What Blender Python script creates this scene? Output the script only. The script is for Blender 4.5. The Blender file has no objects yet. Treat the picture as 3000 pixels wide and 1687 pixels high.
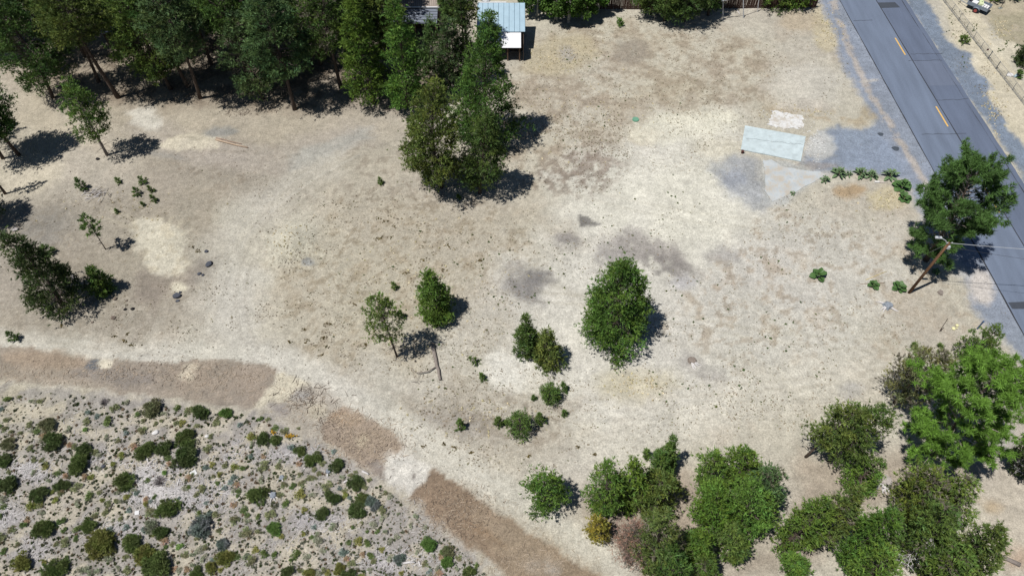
import bpy, math, random
import numpy as np

# ------------------------------------------------------------------ camera, sky, sun, exposure
scene = bpy.context.scene
C = scene.collection
CAM_H = 52.0
DEP = math.radians(54.4)          # downward tilt of the drone camera
FPX = 2100.0                      # focal length for a 3000 px wide frame
cam_data = bpy.data.cameras.new('camera')
cam_data.sensor_width = 36.0
cam_data.lens = 36.0 * FPX / 3000.0
cam_data.clip_start = 0.5
cam_data.clip_end = 6000.0
cam = bpy.data.objects.new('camera', cam_data)
cam.location = (0, 0, CAM_H)
cam.rotation_euler = (math.pi / 2 - DEP, 0, 0)
C.objects.link(cam)
scene.camera = cam

TO_SUN = np.array([-0.354, -0.176, 0.918]); TO_SUN /= np.linalg.norm(TO_SUN)
SUN_EL = math.asin(TO_SUN[2])
SUN_AZ = math.atan2(TO_SUN[0], TO_SUN[1])
world = bpy.data.worlds.new('World'); scene.world = world
world.use_nodes = True
wn = world.node_tree
bg = wn.nodes['Background']
sky = wn.nodes.new('ShaderNodeTexSky')
sky.sky_type = 'NISHITA'; sky.sun_disc = False
sky.sun_elevation = SUN_EL; sky.sun_rotation = SUN_AZ
sky.altitude = 1300; sky.dust_density = 0.15; sky.ozone_density = 1.0
wn.links.new(sky.outputs[0], bg.inputs[0])
bg.inputs[1].default_value = 0.05
sun_data = bpy.data.lights.new('sun', 'SUN')
sun_data.energy = 5.0; sun_data.angle = math.radians(0.53); sun_data.color = (1.0, 0.965, 0.92)
sun = bpy.data.objects.new('sun', sun_data)
sun.location = (-30, -15, 80)
from mathutils import Vector, Matrix, Euler
sun.rotation_euler = Vector(TO_SUN).to_track_quat('Z', 'Y').to_euler()
C.objects.link(sun)
vs = scene.view_settings
vs.view_transform = 'Standard'; vs.look = 'None'; vs.gamma = 1.0; vs.exposure = 0.23
vs.use_curve_mapping = False
scene.cycles.max_bounces = 6
scene.cycles.transparent_max_bounces = 8

# ------------------------------------------------------------------ helpers
ST, CT = math.sin(DEP), math.cos(DEP)
def P(px, py, z=0.0):
    """point of the place seen at a photo pixel (3000x1687), at height z"""
    u = (px - 1500.0) / FPX; v = (py - 843.5) / FPX
    d = ST + v * CT
    k = (CAM_H - z) / d
    return np.array([u * k, (CT - v * ST) * k, z])
def mpp(p):
    """metres per photo pixel at a place"""
    return (p[1] * CT + (CAM_H - p[2]) * ST) / FPX
K_EXP = 1.62
def lin(c):
    c = np.asarray(c, float) / 255.0
    return np.where(c <= 0.04045, c / 12.92, ((c + 0.055) / 1.055) ** 2.4)
def S(r, g, b):
    """base colour of a surface that reads r,g,b when the sun is full on it"""
    return lin((r, g, b)) / K_EXP
def S4(r, g, b):
    return tuple(S(r, g, b)) + (1.0,)

# lattice noise
_TAB = {}
def vnoise(x, y, seed):
    if seed not in _TAB: _TAB[seed] = np.random.RandomState(seed).rand(256, 256)
    t = _TAB[seed]
    xi = np.floor(x).astype(int); yi = np.floor(y).astype(int)
    fx = x - xi; fy = y - yi
    fx = fx * fx * (3 - 2 * fx); fy = fy * fy * (3 - 2 * fy)
    a = t[xi % 256, yi % 256]; b = t[(xi + 1) % 256, yi % 256]
    c = t[xi % 256, (yi + 1) % 256]; d = t[(xi + 1) % 256, (yi + 1) % 256]
    return (a * (1 - fx) + b * fx) * (1 - fy) + (c * (1 - fx) + d * fx) * fy
def fbm(x, y, freq, octv=4, seed=1, gain=0.55):
    s = np.zeros_like(x, dtype=float); a = 1.0; tot = 0
    for i in range(octv):
        ang = 0.6 * i + 0.3
        xr = x * math.cos(ang) - y * math.sin(ang); yr = x * math.sin(ang) + y * math.cos(ang)
        s += a * vnoise(xr * freq + 17.3 * i, yr * freq + 5.1 * i, seed + i * 7)
        tot += a; a *= gain; freq *= 2.03
    return s / tot
def sstep(a, b, x):
    t = np.clip((x - a) / (b - a), 0, 1)
    return t * t * (3 - 2 * t)

# heights of the terrain
MOUNDS = []   # x, y, rx, ry, h
def mound(px, py, rpx, rpy, h):
    p = P(px, py); m = mpp(p)
    sv = (np.linalg.norm(P(px, py - 5)[:2] - P(px, py + 5)[:2])) / 10.0
    MOUNDS.append((p[0], p[1], rpx * m, rpy * sv, h))
mound(550, 418, 75, 22, 0.45)
mound(850, 735, 75, 60, 0.55)
mound(880, 690, 45, 30, 0.25)
mound(455, 725, 70, 70, 0.15)
mound(1480, 1085, 60, 50, 0.2)
mound(640, 790, 40, 40, 0.12)
def gh(x, y):
    x = np.asarray(x, float); y = np.asarray(y, float)
    h = np.zeros_like(x)
    for mx, my, rx, ry, hh in MOUNDS:
        d2 = ((x - mx) / rx) ** 2 + ((y - my) / ry) ** 2
        h = h + hh * np.exp(-d2 * 1.6) * (0.8 + 0.5 * (fbm(x, y, 1.1, 3, 91) - .5) * 2)
    flat = sstep(36.0, 30.0, x + 0.05 * (y - 50)) * sstep(95, 85, y)
    h = h + flat * (fbm(x, y, 0.35, 3, 55) - 0.5) * 0.16
    return h
def G(px, py):
    p = P(px, py)
    p[2] = float(gh(p[0], p[1]))
    return p

# ------------------------------------------------------------------ materials
MATS = {}
def nn(nt, kind, **kw):
    n = nt.nodes.new(kind)
    for k, v in kw.items():
        setattr(n, k, v)
    return n
def mat(name, col, rough=0.8, var=0.25, scale=6.0, bump=0.0, bscale=None, metal=0.0, spec=0.3, stretch=None):
    if name in MATS: return MATS[name]
    m = bpy.data.materials.new(name); m.use_nodes = True
    nt = m.node_tree; b = nt.nodes['Principled BSDF']
    b.inputs['Roughness'].default_value = rough
    b.inputs['Metallic'].default_value = metal
    b.inputs['Specular IOR Level'].default_value = spec
    tc = nn(nt, 'ShaderNodeTexCoord')
    src = tc.outputs['Object']
    if stretch:
        mp = nn(nt, 'ShaderNodeMapping'); mp.inputs['Scale'].default_value = stretch
        nt.links.new(src, mp.inputs['Vector']); src = mp.outputs['Vector']
    nz = nn(nt, 'ShaderNodeTexNoise'); nz.inputs['Scale'].default_value = scale
    nz.inputs['Detail'].default_value = 5.0; nz.inputs['Roughness'].default_value = 0.65
    nt.links.new(src, nz.inputs['Vector'])
    rp = nn(nt, 'ShaderNodeValToRGB')
    c = np.array(col[:3])
    rp.color_ramp.elements[0].position = 0.3; rp.color_ramp.elements[1].position = 0.7
    rp.color_ramp.elements[0].color = tuple(c * (1 - var)) + (1,)
    rp.color_ramp.elements[1].color = tuple(np.minimum(c * (1 + var), 0.95)) + (1,)
    nt.links.new(nz.outputs['Fac'], rp.inputs['Fac'])
    nt.links.new(rp.outputs['Color'], b.inputs['Base Color'])
    if bump:
        bp = nn(nt, 'ShaderNodeBump'); bp.inputs['Strength'].default_value = bump
        bp.inputs['Distance'].default_value = 0.05
        n2 = nn(nt, 'ShaderNodeTexNoise'); n2.inputs['Scale'].default_value = bscale or scale * 2
        n2.inputs['Detail'].default_value = 4.0
        nt.links.new(src, n2.inputs['Vector'])
        nt.links.new(n2.outputs['Fac'], bp.inputs['Height'])
        nt.links.new(bp.outputs['Normal'], b.inputs['Normal'])
    MATS[name] = m
    return m
def leaf_mat(name, rough=0.6, transl=0.25):
    """foliage: colour of every needle bunch or leaf kept on the mesh"""
    m = bpy.data.materials.new(name); m.use_nodes = True
    nt = m.node_tree; b = nt.nodes['Principled BSDF']
    b.inputs['Roughness'].default_value = rough
    b.inputs['Specular IOR Level'].default_value = 0.25
    at = nn(nt, 'ShaderNodeAttribute', attribute_name='Col')
    nt.links.new(at.outputs['Color'], b.inputs['Base Color'])
    if transl:
        tr = nn(nt, 'ShaderNodeBsdfTranslucent'); mx = nn(nt, 'ShaderNodeMixShader')
        mx.inputs[0].default_value = transl
        nt.links.new(at.outputs['Color'], tr.inputs['Color'])
        nt.links.new(b.outputs[0], mx.inputs[1]); nt.links.new(tr.outputs[0], mx.inputs[2])
        nt.links.new(mx.outputs[0], nt.nodes['Material Output'].inputs['Surface'])
    MATS[name] = m
    return m
FOL = leaf_mat('foliage')
DRY = leaf_mat('dry_plant', 0.9, 0.1)
TWIG = mat('twig_bark', S(112, 102, 94), .95, .3, 6)
BARK = mat('bark', S(100, 86, 76), 0.95, 0.35, 5, 0.6, 14, stretch=(3, 3, 0.6))
BARKG = mat('grey_bark', S(150, 140, 132), 0.95, 0.3, 6, 0.5, 18, stretch=(2, 2, 1))
BARKP = mat('pale_bark', S(190, 190, 180), 0.9, 0.35, 4, 0.3, 10)
BLEACH = mat('bleached_wood', S(226, 222, 220), 0.9, 0.2, 9, 0.3, 20)

# ------------------------------------------------------------------ mesh builders
def link(o, parent=None):
    C.objects.link(o)
    if parent is not None: o.parent = parent
    return o
def tag(o, label=None, cat=None, group=None, kind=None):
    if label: o['label'] = label
    if cat: o['category'] = cat
    if group: o['group'] = group
    if kind: o['kind'] = kind
    return o
def thing(name, label, cat, loc=(0, 0, 0), rot=0.0, group=None):
    o = bpy.data.objects.new(name, None)
    o.empty_display_size = 0.3
    o.location = tuple(float(v) for v in loc); o.rotation_euler = (0, 0, rot)
    C.objects.link(o)
    return tag(o, label, cat, group)
def tri_mesh(name, V, cols=None):
    """V: (n,3,3) triangle soup; cols: (n,3)"""
    n = len(V)
    me = bpy.data.meshes.new(name)
    me.vertices.add(n * 3); me.loops.add(n * 3); me.polygons.add(n)
    me.vertices.foreach_set('co', np.ascontiguousarray(V, dtype=np.float32).ravel())
    me.loops.foreach_set('vertex_index', np.arange(n * 3, dtype=np.int32))
    me.polygons.foreach_set('loop_start', np.arange(0, n * 3, 3, dtype=np.int32))
    if cols is not None:
        a = me.color_attributes.new('Col', 'FLOAT_COLOR', 'POINT')
        cc = np.ones((n, 3, 4), dtype=np.float32); cc[:, :, :3] = np.asarray(cols)[:, None, :]
        a.data.foreach_set('color', cc.ravel())
    me.update(calc_edges=True)
    return me
def mesh_obj(name, me, m, parent=None, loc=None):
    if m is not None and len(me.materials) == 0: me.materials.append(m)
    o = bpy.data.objects.new(name, me)
    if loc is not None: o.location = tuple(float(v) for v in loc)
    return link(o, parent)
class MB:
    def __init__(s): s.v = []; s.f = []
    def add(s, vs_, fs_):
        o = len(s.v); s.v += [tuple(float(a) for a in p) for p in vs_]; s.f += [tuple(i + o for i in q) for q in fs_]; return s
    def box(s, c, d, rot=None):
        x, y, z = [a / 2 for a in d]
        pts = [Vector(p) for p in ((-x,-y,-z),(x,-y,-z),(x,y,-z),(-x,y,-z),(-x,-y,z),(x,-y,z),(x,y,z),(-x,y,z))]
        if rot is not None:
            R = Euler(rot).to_matrix(); pts = [R @ p for p in pts]
        c = Vector([float(a) for a in c])
        return s.add([p + c for p in pts], [(0,3,2,1),(4,5,6,7),(0,1,5,4),(1,2,6,5),(2,3,7,6),(3,0,4,7)])
    def tube(s, pts, rad, n=6, cap=True):
        pts = [Vector([float(a) for a in p]) for p in pts]
        if not hasattr(rad, '__len__'): rad = [rad] * len(pts)
        rings = []
        up = Vector((0, 0, 1)); 
        d0 = (pts[-1] - pts[0]).normalized()
        if abs(d0.z) > 0.9: up = Vector((1, 0, 0))
        for i, p in enumerate(pts):
            d = (pts[min(i + 1, len(pts) - 1)] - pts[max(i - 1, 0)]).normalized()
            a = d.cross(up).normalized(); b = a.cross(d).normalized()
            rings.append([p + (a * math.cos(2 * math.pi * k / n) + b * math.sin(2 * math.pi * k / n)) * rad[i] for k in range(n)])
        vs_ = [q for r in rings for q in r]; fs_ = []
        for i in range(len(pts) - 1):
            for k in range(n):
                k2 = (k + 1) % n
                fs_.append((i * n + k, (i + 1) * n + k, (i + 1) * n + k2, i * n + k2))
        if cap:
            fs_.append(tuple(range(n))); fs_.append(tuple(range((len(pts) - 1) * n, len(pts) * n))[::-1])
        return s.add(vs_, fs_)
    def prism(s, poly, z0, z1):
        n = len(poly)
        a = sum(poly[i][0] * poly[(i + 1) % n][1] - poly[(i + 1) % n][0] * poly[i][1] for i in range(n))
        if a < 0: poly = poly[::-1]
        vs_ = [(p[0], p[1], z0) for p in poly] + [(p[0], p[1], z1) for p in poly]
        fs_ = [tuple(range(n))[::-1], tuple(range(n, 2 * n))] + [(i, (i + 1) % n, (i + 1) % n + n, i + n) for i in range(n)]
        return s.add(vs_, fs_)
    def mesh(s, name, smooth=False):
        me = bpy.data.meshes.new(name); me.from_pydata(s.v, [], s.f); me.update()
        if smooth: me.polygons.foreach_set('use_smooth', [True] * len(me.polygons))
        return me
    def build(s, name, m, parent=None, loc=None, smooth=False):
        return mesh_obj(name, s.mesh(name, smooth), m, parent, loc)

# ------------------------------------------------------------------ ground
def SG(r, g, b):
    """soil colour: the dry pumice soil is nearly grey"""
    if r >= b:
        l = .3 * r + .55 * g + .15 * b
        k = .26
        r, g, b = r + (l - r) * k - 1.5, g + (l - g) * k + 1.0, b + (l - b) * k - 1
    return S(r, g, b)
def ell(cx, cy, rx, ry, rot=0, n=22):
    a = np.linspace(0, 2 * np.pi, n, endpoint=False)
    c, s_ = math.cos(math.radians(rot)), math.sin(math.radians(rot))
    return [(cx + rx * math.cos(t) * c - ry * math.sin(t) * s_, cy + rx * math.cos(t) * s_ + ry * math.sin(t) * c) for t in a]
def band(pts, hw):
    pts = np.array(pts, float); L = []; R = []
    for i in range(len(pts)):
        d = pts[min(i + 1, len(pts) - 1)] - pts[max(i - 1, 0)]; d /= np.linalg.norm(d)
        nrm = np.array([-d[1], d[0]])
        h = hw[i] if hasattr(hw, '__len__') else hw
        L.append(pts[i] + nrm * h); R.append(pts[i] - nrm * h)
    return [tuple(p) for p in L] + [tuple(p) for p in R[::-1]]
STEP = 0.225
xs = np.concatenate([-np.geomspace(2500, 79, 16), np.arange(-76, 76.01, STEP), np.geomspace(79, 2500, 16)])
ys = np.concatenate([-np.geomspace(2500, 4, 14), np.arange(6, 92.01, STEP), np.geomspace(96, 2500, 16)])
NX, NY = len(xs), len(ys)
GX, GY = np.meshgrid(xs, ys)
gx = GX.ravel(); gy = GY.ravel()
gz = gh(gx, gy)
n_big = fbm(gx, gy, 0.09, 4, 11); n_mid = fbm(gx, gy, 0.45, 4, 23); n_fin = fbm(gx, gy, 1.1, 3, 37); n_spk = fbm(gx, gy, 2.6, 2, 137)
wx = (fbm(gx, gy, 0.5, 4, 71) - .5) * 2; wy = (fbm(gx, gy, 0.5, 4, 83) - .5) * 2
wx2 = (fbm(gx, gy, 2.2, 2, 171) - .5) * 2; wy2 = (fbm(gx, gy, 2.2, 2, 183) - .5) * 2
col = np.tile(SG(203, 192, 174), (len(gx), 1))
def lerp_to(mask, c):
    global col
    col = col * (1 - mask[:, None]) + np.asarray(c)[None, :] * mask[:, None]
lerp_to(sstep(0.42, 0.75, n_big) * 0.55, SG(186, 172, 155))
lerp_to(sstep(0.52, 0.75, n_mid) * 0.45, SG(178, 160, 140))
lerp_to(sstep(0.48, 0.25, n_mid) * 0.35, SG(224, 214, 195))
def sd_poly(x, y, poly):
    n = len(poly); d = np.full(len(x), 1e9); ins = np.zeros(len(x), bool)
    for i in range(n):
        ax, ay = poly[i]; bx, by = poly[(i + 1) % n]
        ex, ey = bx - ax, by - ay
        t = np.clip(((x - ax) * ex + (y - ay) * ey) / (ex * ex + ey * ey + 1e-12), 0, 1)
        d = np.minimum(d, np.hypot(x - ax - ex * t, y - ay - ey * t))
        cond = (ay > y) != (by > y)
        with np.errstate(divide='ignore', invalid='ignore'):
            xin = ex * (y - ay) / (by - ay + 1e-12) + ax
        ins ^= cond & (x < xin)
    return np.where(ins, d, -d)
def pmask(poly_px, feather, warp):
    poly = [tuple(P(a, b)[:2]) for a, b in poly_px]
    pp = np.array(poly); pad = feather + warp * 1.6 + 0.5
    idx = np.where((gx > pp[:, 0].min() - pad) & (gx < pp[:, 0].max() + pad) & (gy > pp[:, 1].min() - pad) & (gy < pp[:, 1].max() + pad))[0]
    x = gx[idx] + warp * wx[idx] + min(warp * .7, .4) * wx2[idx]; y = gy[idx] + warp * wy[idx] + min(warp * .7, .4) * wy2[idx]
    return idx, sstep(-feather, feather, sd_poly(x, y, poly))
def paint(poly_px, rgb, op=1.0, feather=0.4, warp=0.6, brk=None, inv=False, fine=False):
    idx, m = pmask(poly_px, feather, warp)
    if brk:
        nz = n_fin[idx] * .55 + n_spk[idx] * .45 if fine else n_mid[idx] * .5 + n_fin[idx] * .5
        if inv: nz = 1 - nz
        m = m * (sstep(brk - 0.03, brk + 0.05, nz) if fine else sstep(brk - 0.06, brk + 0.08, nz))
    m = (m * op)[:, None]
    col[idx] = col[idx] * (1 - m) + SG(*rgb)[None, :] * m

field_top = [(380,440),(1000,400),(1500,480),(1480,600),(1000,600),(640,560)]
# broad zones of soil
paint([(0,150),(420,260),(560,330),(1000,360),(1500,440),(1560,600),(1400,760),(1100,760),(900,560),(640,520),(0,620)], (190,176,158), .7, 3, 2)
paint([(-200,600),(300,560),(560,600),(640,820),(560,930),(300,1000),(-200,1000)], (172,158,142), .85, 2.5, 2)
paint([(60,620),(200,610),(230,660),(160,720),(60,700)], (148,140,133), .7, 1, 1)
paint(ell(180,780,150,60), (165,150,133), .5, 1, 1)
paint([(400,440),(700,470),(900,460),(900,560),(680,600),(600,700),(560,640),(380,600)], (168,153,138), .75, 2.5, 2)
paint([(150,200),(1150,330),(1180,400),(900,420),(500,470),(330,380),(180,300)], (184,167,147), .6, 2, 2)
paint([(1480,240),(1560,110),(1800,60),(2250,120),(2300,280),(2060,340),(1800,430),(1700,560),(1480,560),(1500,420)], (196,180,157), .75, 2, 1.5)
paint([(1480,240),(1560,110),(1800,60),(2250,120),(2300,280),(2060,340),(1800,430),(1700,560),(1480,560),(1500,420)], (164,144,124), .6, 1, 1, brk=.55)
paint([(1480,240),(1560,110),(1800,60),(2250,120),(2300,280),(2060,340),(1800,430),(1700,560),(1480,560),(1500,420)], (222,212,192), .6, 1, 1, brk=.56, inv=True)
paint([(1000,580),(1500,600),(1600,760),(1480,900),(1400,1100),(1150,1150),(860,1030),(800,820)], (196,182,160), .6, 2, 1.5)
paint([(1000,580),(1500,600),(1600,760),(1480,900),(1400,1100),(1150,1150),(860,1030),(800,820)], (172,154,132), .5, 1, 1, brk=.56)
paint([(1640,470),(1800,430),(1900,330),(2150,310),(2190,400),(2130,520),(2330,640),(2600,700),(2650,900),(2450,1050),(2100,1180),(1750,1290),(1500,1280),(1400,1080),(1500,900),(1450,760),(1700,700),(1600,560)], (222,215,203), .8, 3, 2.5)
paint([(1750,480),(2000,440),(2180,560),(2300,660),(2200,760),(1900,720),(1700,640)], (233,226,208), .6, 3, 2)
paint([(2250,600),(2620,720),(2640,860),(2400,1000),(2150,1050),(2000,900)], (206,198,186), .55, 2.5, 2)
paint([(2250,600),(2700,720),(2900,960),(2600,1050),(2100,1100),(1900,950)], (190,174,154), .5, 1, 1, brk=.58)
paint([(1150,1120),(1500,1130),(1700,1180),(1650,1350),(1500,1330),(1330,1260),(1200,1220)], (186,172,156), .75, 1.5, 1.2)
paint([(1230,1190),(1420,1200),(1480,1280),(1360,1290),(1240,1240)], (168,157,152), .6, 1, 1)
paint([(1430,1330),(1560,1400),(1720,1380),(2080,1380),(2280,1420),(2200,1690),(1760,1690),(1560,1560)], (196,180,160), .8, 1.5, 1.2)
paint([(1690,1400),(2000,1380),(2080,1500),(2000,1690),(1800,1690),(1720,1540)], (172,150,133), .75, 1, 1)
paint([(2330,1330),(2700,1330),(2900,1360),(2800,1460),(2560,1480),(2400,1640),(2250,1690),(2120,1690),(2300,1560)], (178,158,140), .85, 1.2, 1)
paint([(2840,1290),(3100,1200),(3200,1700),(2700,1700),(2900,1500)], (206,190,172), .9, 1, 1)
paint(ell(2905,1480,28,22), (190,155,110), .6, .5, .5)
paint(ell(2985,1640,40,30), (180,140,112), .6, .6, .6)
paint(ell(2930,1300,40,40), (178,170,166), .7, .8, .6)
# forest floor
paint([(-300,180),(0,170),(150,300),(500,310),(900,330),(1250,310),(1330,180),(1400,-150),(-300,-150)], (166,146,128), .8, 2, 1.5)
paint([(-300,180),(0,170),(150,300),(500,310),(900,330),(1250,310),(1330,180),(1400,-150),(-300,-150)], (120,100,86), .7, 2, 1.5, brk=.52)
# mottled litter and crust
for pl_, c_, o_, k_ in (([(1480,240),(1560,110),(1800,60),(2250,120),(2300,280),(2060,340),(1800,430),(1700,560),(1480,560),(1500,420)], (152,134,114), .45, .56),
    ([(1620,430),(1770,420),(1830,470),(1800,560),(1700,590),(1540,560)], (144,124,112), .6, .51), ([(1000,580),(1500,600),(1600,760),(1480,900),(1400,1100),(1150,1150),(860,1030),(800,820)], (160,142,118), .6, .57),
    ([(1150,1120),(1500,1130),(1700,1180),(1650,1350),(1500,1330),(1330,1260),(1200,1220)], (150,134,118), .6, .55), ([(0,560),(640,560),(640,820),(500,1000),(0,1000)], (146,132,116), .5, .56),
    ([(2250,600),(2700,720),(2900,960),(2600,1050),(2100,1100),(1900,950)], (170,150,128), .6, .57), (field_top, (140,122,106), .5, .56)):
    paint(pl_, c_, o_, 1.2, 1.0, brk=k_, fine=True)
# grey dirt tracks
paint(band([(700,1040),(640,900),(650,760),(720,620),(850,540),(1000,470)], [60,60,55,50,45,40]), (200,191,179), .7, 2.2, 1.2)
paint(band([(730,780),(690,880),(720,1020),(800,1090)], 60), (205,197,186), .7, 1, .8)
paint(band([(380,350),(560,440),(800,470),(950,420),(1100,390)], 40), (186,172,162), .6, 1.2, 1)
paint(band([(1090,385),(980,430),(850,480)], 22), (182,180,176), .6, .8, .8)
paint([(0,200),(70,210),(180,330),(330,420),(300,450),(150,400),(0,330)], (197,180,158), .7, 1, .8)
paint(band([(0,1000),(300,1035),(700,1045),(860,1075),(1060,1180),(1250,1290),(1450,1410),(1650,1540),(1850,1690)], [28,24,36,50,48,44,40,36,36]), (213,205,191), .85, .8, .5)
paint(band([(1060,1050),(1150,1120),(1250,1130),(1420,900),(1520,800)], 45), (212,204,192), .55, 1.2, 1)
paint(band([(1500,900),(1600,850),(1700,860)], 40), (218,210,198), .6, 1, 1)
paint(band([(1500,770),(1720,880),(1900,980),(2100,1040),(2300,1100)], 14), (196,186,170), .45, .5, .5)
paint(band([(1560,1450),(1900,1290),(2200,1180),(2500,1080)], 60), (220,211,196), .6, 1.5, 1)
# vehicle tracks
def tracks(pts, rgb, op, gap=14, hw=3.0):
    pts = np.array(pts, float); T_ = np.linspace(0, 1, 40); k = len(pts) - 1
    cur = [sum(math.comb(k, i) * (1 - t) ** (k - i) * t ** i * pts[i] for i in range(k + 1)) for t in T_]
    cur = np.array(cur); d = np.gradient(cur, axis=0); d /= np.linalg.norm(d, axis=1, keepdims=True); nrm = np.stack([-d[:, 1], d[:, 0]], 1)
    for s_ in (-1, 1): paint(band(cur + nrm * gap * s_, hw), rgb, op, .12, .12)
for P_, c_, o_ in (([(1250,960),(1500,760),(1800,900),(2350,1060),(2750,1000)], (190,178,158), .5), ([(1400,1180),(1650,1280),(2050,1240),(2450,1120),(2720,1040)], (232,224,208), .45), ([(1330,1130),(1500,1150),(2000,1180),(2600,1090)], (190,176,156), .35),
    ([(700,1040),(600,850),(640,700),(800,560),(1050,440)], (205,196,184), .5), ([(760,1060),(640,860),(700,660),(900,540),(1150,430)], (168,156,142), .4), ([(1500,800),(1620,860),(1760,890),(1900,960)], (196,185,168), .5),
    ([(1700,560),(1900,620),(2150,680),(2400,640),(2600,700)], (206,196,176), .35), ([(2000,560),(2150,480),(2300,620),(2450,640)], (190,184,176), .3), ([(0,230),(150,270),(300,400),(520,440),(760,430)], (168,152,134), .45), ([(0,1005),(400,1045),(760,1065),(1000,1130),(1500,1440)], (196,184,166), .5), ([(300,620),(420,660),(480,720),(520,640)], (206,192,166), .5)):
    tracks(P_, c_, o_)
# patches
paint([(370,660),(420,635),(470,645),(545,690),(562,760),(525,812),(445,805),(400,740)], (219,208,188), .9, .35, 1.5)
paint([(370,660),(420,635),(470,645),(545,690),(562,760),(525,812),(445,805),(400,740)], (200,184,158), .6, .3, 1.0, brk=.54, fine=True)
paint(ell(520,842,26,20), (224,212,186), .9, .25, .3)
paint([(400,800),(470,805),(540,800),(600,760),(620,780),(560,830),(500,830),(460,900),(380,880)], (154,137,126), .7, .6, .6)
paint(ell(600,790,45,26,-30), (160,150,142), .5, .6, .5)
paint([(470,432),(500,402),(560,388),(625,402),(635,432),(520,442)], (216,202,178), .9, .25, .7)
paint(ell(645,388,50,14,-8), (148,147,147), .75, .4, .4)
paint(ell(480,455,70,10,10), (160,155,152), .6, .5, .4)
paint(ell(425,350,50,30,20), (222,214,202), .8, .6, .6)
paint(ell(60,520,140,50,-15), (215,200,175), .7, 1, .8)
paint(ell(850,700,75,50,-20), (213,204,186), .85, .7, 1.0)
paint(ell(850,745,90,40,-10), (208,198,178), .7, .6, 1.0)
paint(ell(905,770,16,14), (150,155,160), .7, .2, .3)
paint(ell(1640,165,120,55,-10), (200,182,146), .75, 1.2, 1)
paint(ell(1660,160,30,22), (165,160,160), .6, .6, .5)
paint(ell(1850,150,50,35), (158,144,130), .7, .8, .7)
paint([(1700,440),(1770,430),(1820,470),(1790,540),(1700,560),(1640,520)], (154,134,122), .55, .6, .8, brk=.48)
paint(ell(1890,400,50,25), (175,150,120), .6, .6, .6)
paint(ell(2000,370,170,45,-8), (238,230,206), .7, 1, .8)
paint(ell(2420,85,45,70,-10), (206,188,150), .75, .6, .6)
paint(ell(2340,60,60,30), (196,172,140), .6, .8, .7)
paint(ell(2350,250,120,60), (212,203,190), .7, 1.2, 1)
paint(band([(2230,330),(2380,330),(2540,350)], 18), (178,152,118), .6, .5, .5, brk=.45)
paint(ell(2560,335,40,20,15), (176,150,112), .6, .4, .5)
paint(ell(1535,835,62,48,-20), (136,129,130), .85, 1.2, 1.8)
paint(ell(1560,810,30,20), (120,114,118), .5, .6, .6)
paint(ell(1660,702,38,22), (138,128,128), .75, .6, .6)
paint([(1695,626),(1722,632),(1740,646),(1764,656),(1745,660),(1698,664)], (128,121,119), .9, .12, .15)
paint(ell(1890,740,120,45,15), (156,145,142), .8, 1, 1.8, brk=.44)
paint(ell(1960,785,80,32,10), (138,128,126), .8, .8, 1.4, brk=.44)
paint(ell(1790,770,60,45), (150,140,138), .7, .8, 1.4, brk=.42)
paint(ell(2005,830,40,22), (185,184,186), .6, .5, .5)
paint(ell(2115,745,45,25), (165,157,156), .6, .7, .7)
paint(ell(2160,850,90,30,15), (184,160,136), .55, .5, .6, brk=.5)
paint(ell(1485,1085,75,48,20), (230,223,211), .9, .6, .6)
paint(ell(1570,1110,40,30), (222,213,198), .6, .6, .6)
paint(ell(1860,1130,120,45), (206,190,150), .6, 1, .8)
paint(ell(2070,1100,40,22), (158,148,144), .6, .7, .7)
paint(ell(2020,1060,35,25), (166,156,152), .6, .6, .6)
paint(ell(2500,1140,35,20), (160,156,160), .5, .5, .5)
paint(ell(2780,560,30,40), (218,205,182), .8, .3, .3)
paint(ell(2490,560,48,20), (186,150,108), .85, .4, .4)
paint(ell(2600,585,60,36), (205,187,146), .75, .5, .5)
paint(ell(2100,430,80,30), (226,214,190), .6, .8, .6)
paint(ell(2700,900,120,50,20), (190,175,156), .6, 1, .8)
# gravel beside the road, drive
paint([(2380,-60),(2425,50),(2455,120),(2470,200),(2500,250),(2530,300),(2565,350),(2540,385),(2450,370),(2400,385),(2372,470),(2400,505),(2460,500),(2600,505),(2650,530),(2690,600),(2740,700),(2800,760),(2830,830),(2850,900),(2900,960),(2960,1010),(3020,1100),(3200,1300),(3300,1100),(2967,880),(2760,512),(2710,411),(2640,287),(2560,155),(2480,15),(2460,-60)], (145,155,171), .93, .6, .6)
paint([(2368,400),(2440,378),(2560,378),(2640,470),(2600,503),(2400,503),(2352,480)], (150,159,173), .8, .5, .6)
paint([(2440,385),(2560,380),(2660,480),(2640,520),(2470,495),(2420,440)], (140,153,172), .6, .6, .8)
paint(band([(2440,0),(2470,90),(2505,180),(2530,240),(2580,320),(2620,385),(2660,450),(2705,530),(2740,600)], 9), (192,177,166), .85, .2, .3, brk=.38)
paint(ell(2545,238,30,4,-5), (205,195,185), .7, .1, .1)
paint(ell(2875,840,34,52,-15), (212,198,188), .85, .4, .4)
paint(ell(2820,800,30,20), (190,184,180), .6, .4, .4)
paint([(2740,-60),(2770,40),(2800,130),(2850,165),(2840,200),(2900,240),(2880,275),(2950,370),(3030,450),(3200,520),(3000,250),(2900,110),(2830,-60)], (222,206,176), .75, .5, .4)
paint([(2840,-60),(2900,60),(2960,150),(3100,330),(3400,330),(3300,-60)], (192,174,146), .8, .8, .6)
paint([(2900,40),(3010,40),(3030,130),(2960,130),(2900,90)], (158,148,118), .6, .6, .6, brk=.42)
paint(ell(2955,150,60,26,20), (224,210,185), .8, .5, .5)
paint(ell(2830,185,40,30,10), (232,218,192), .8, .4, .4)
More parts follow.
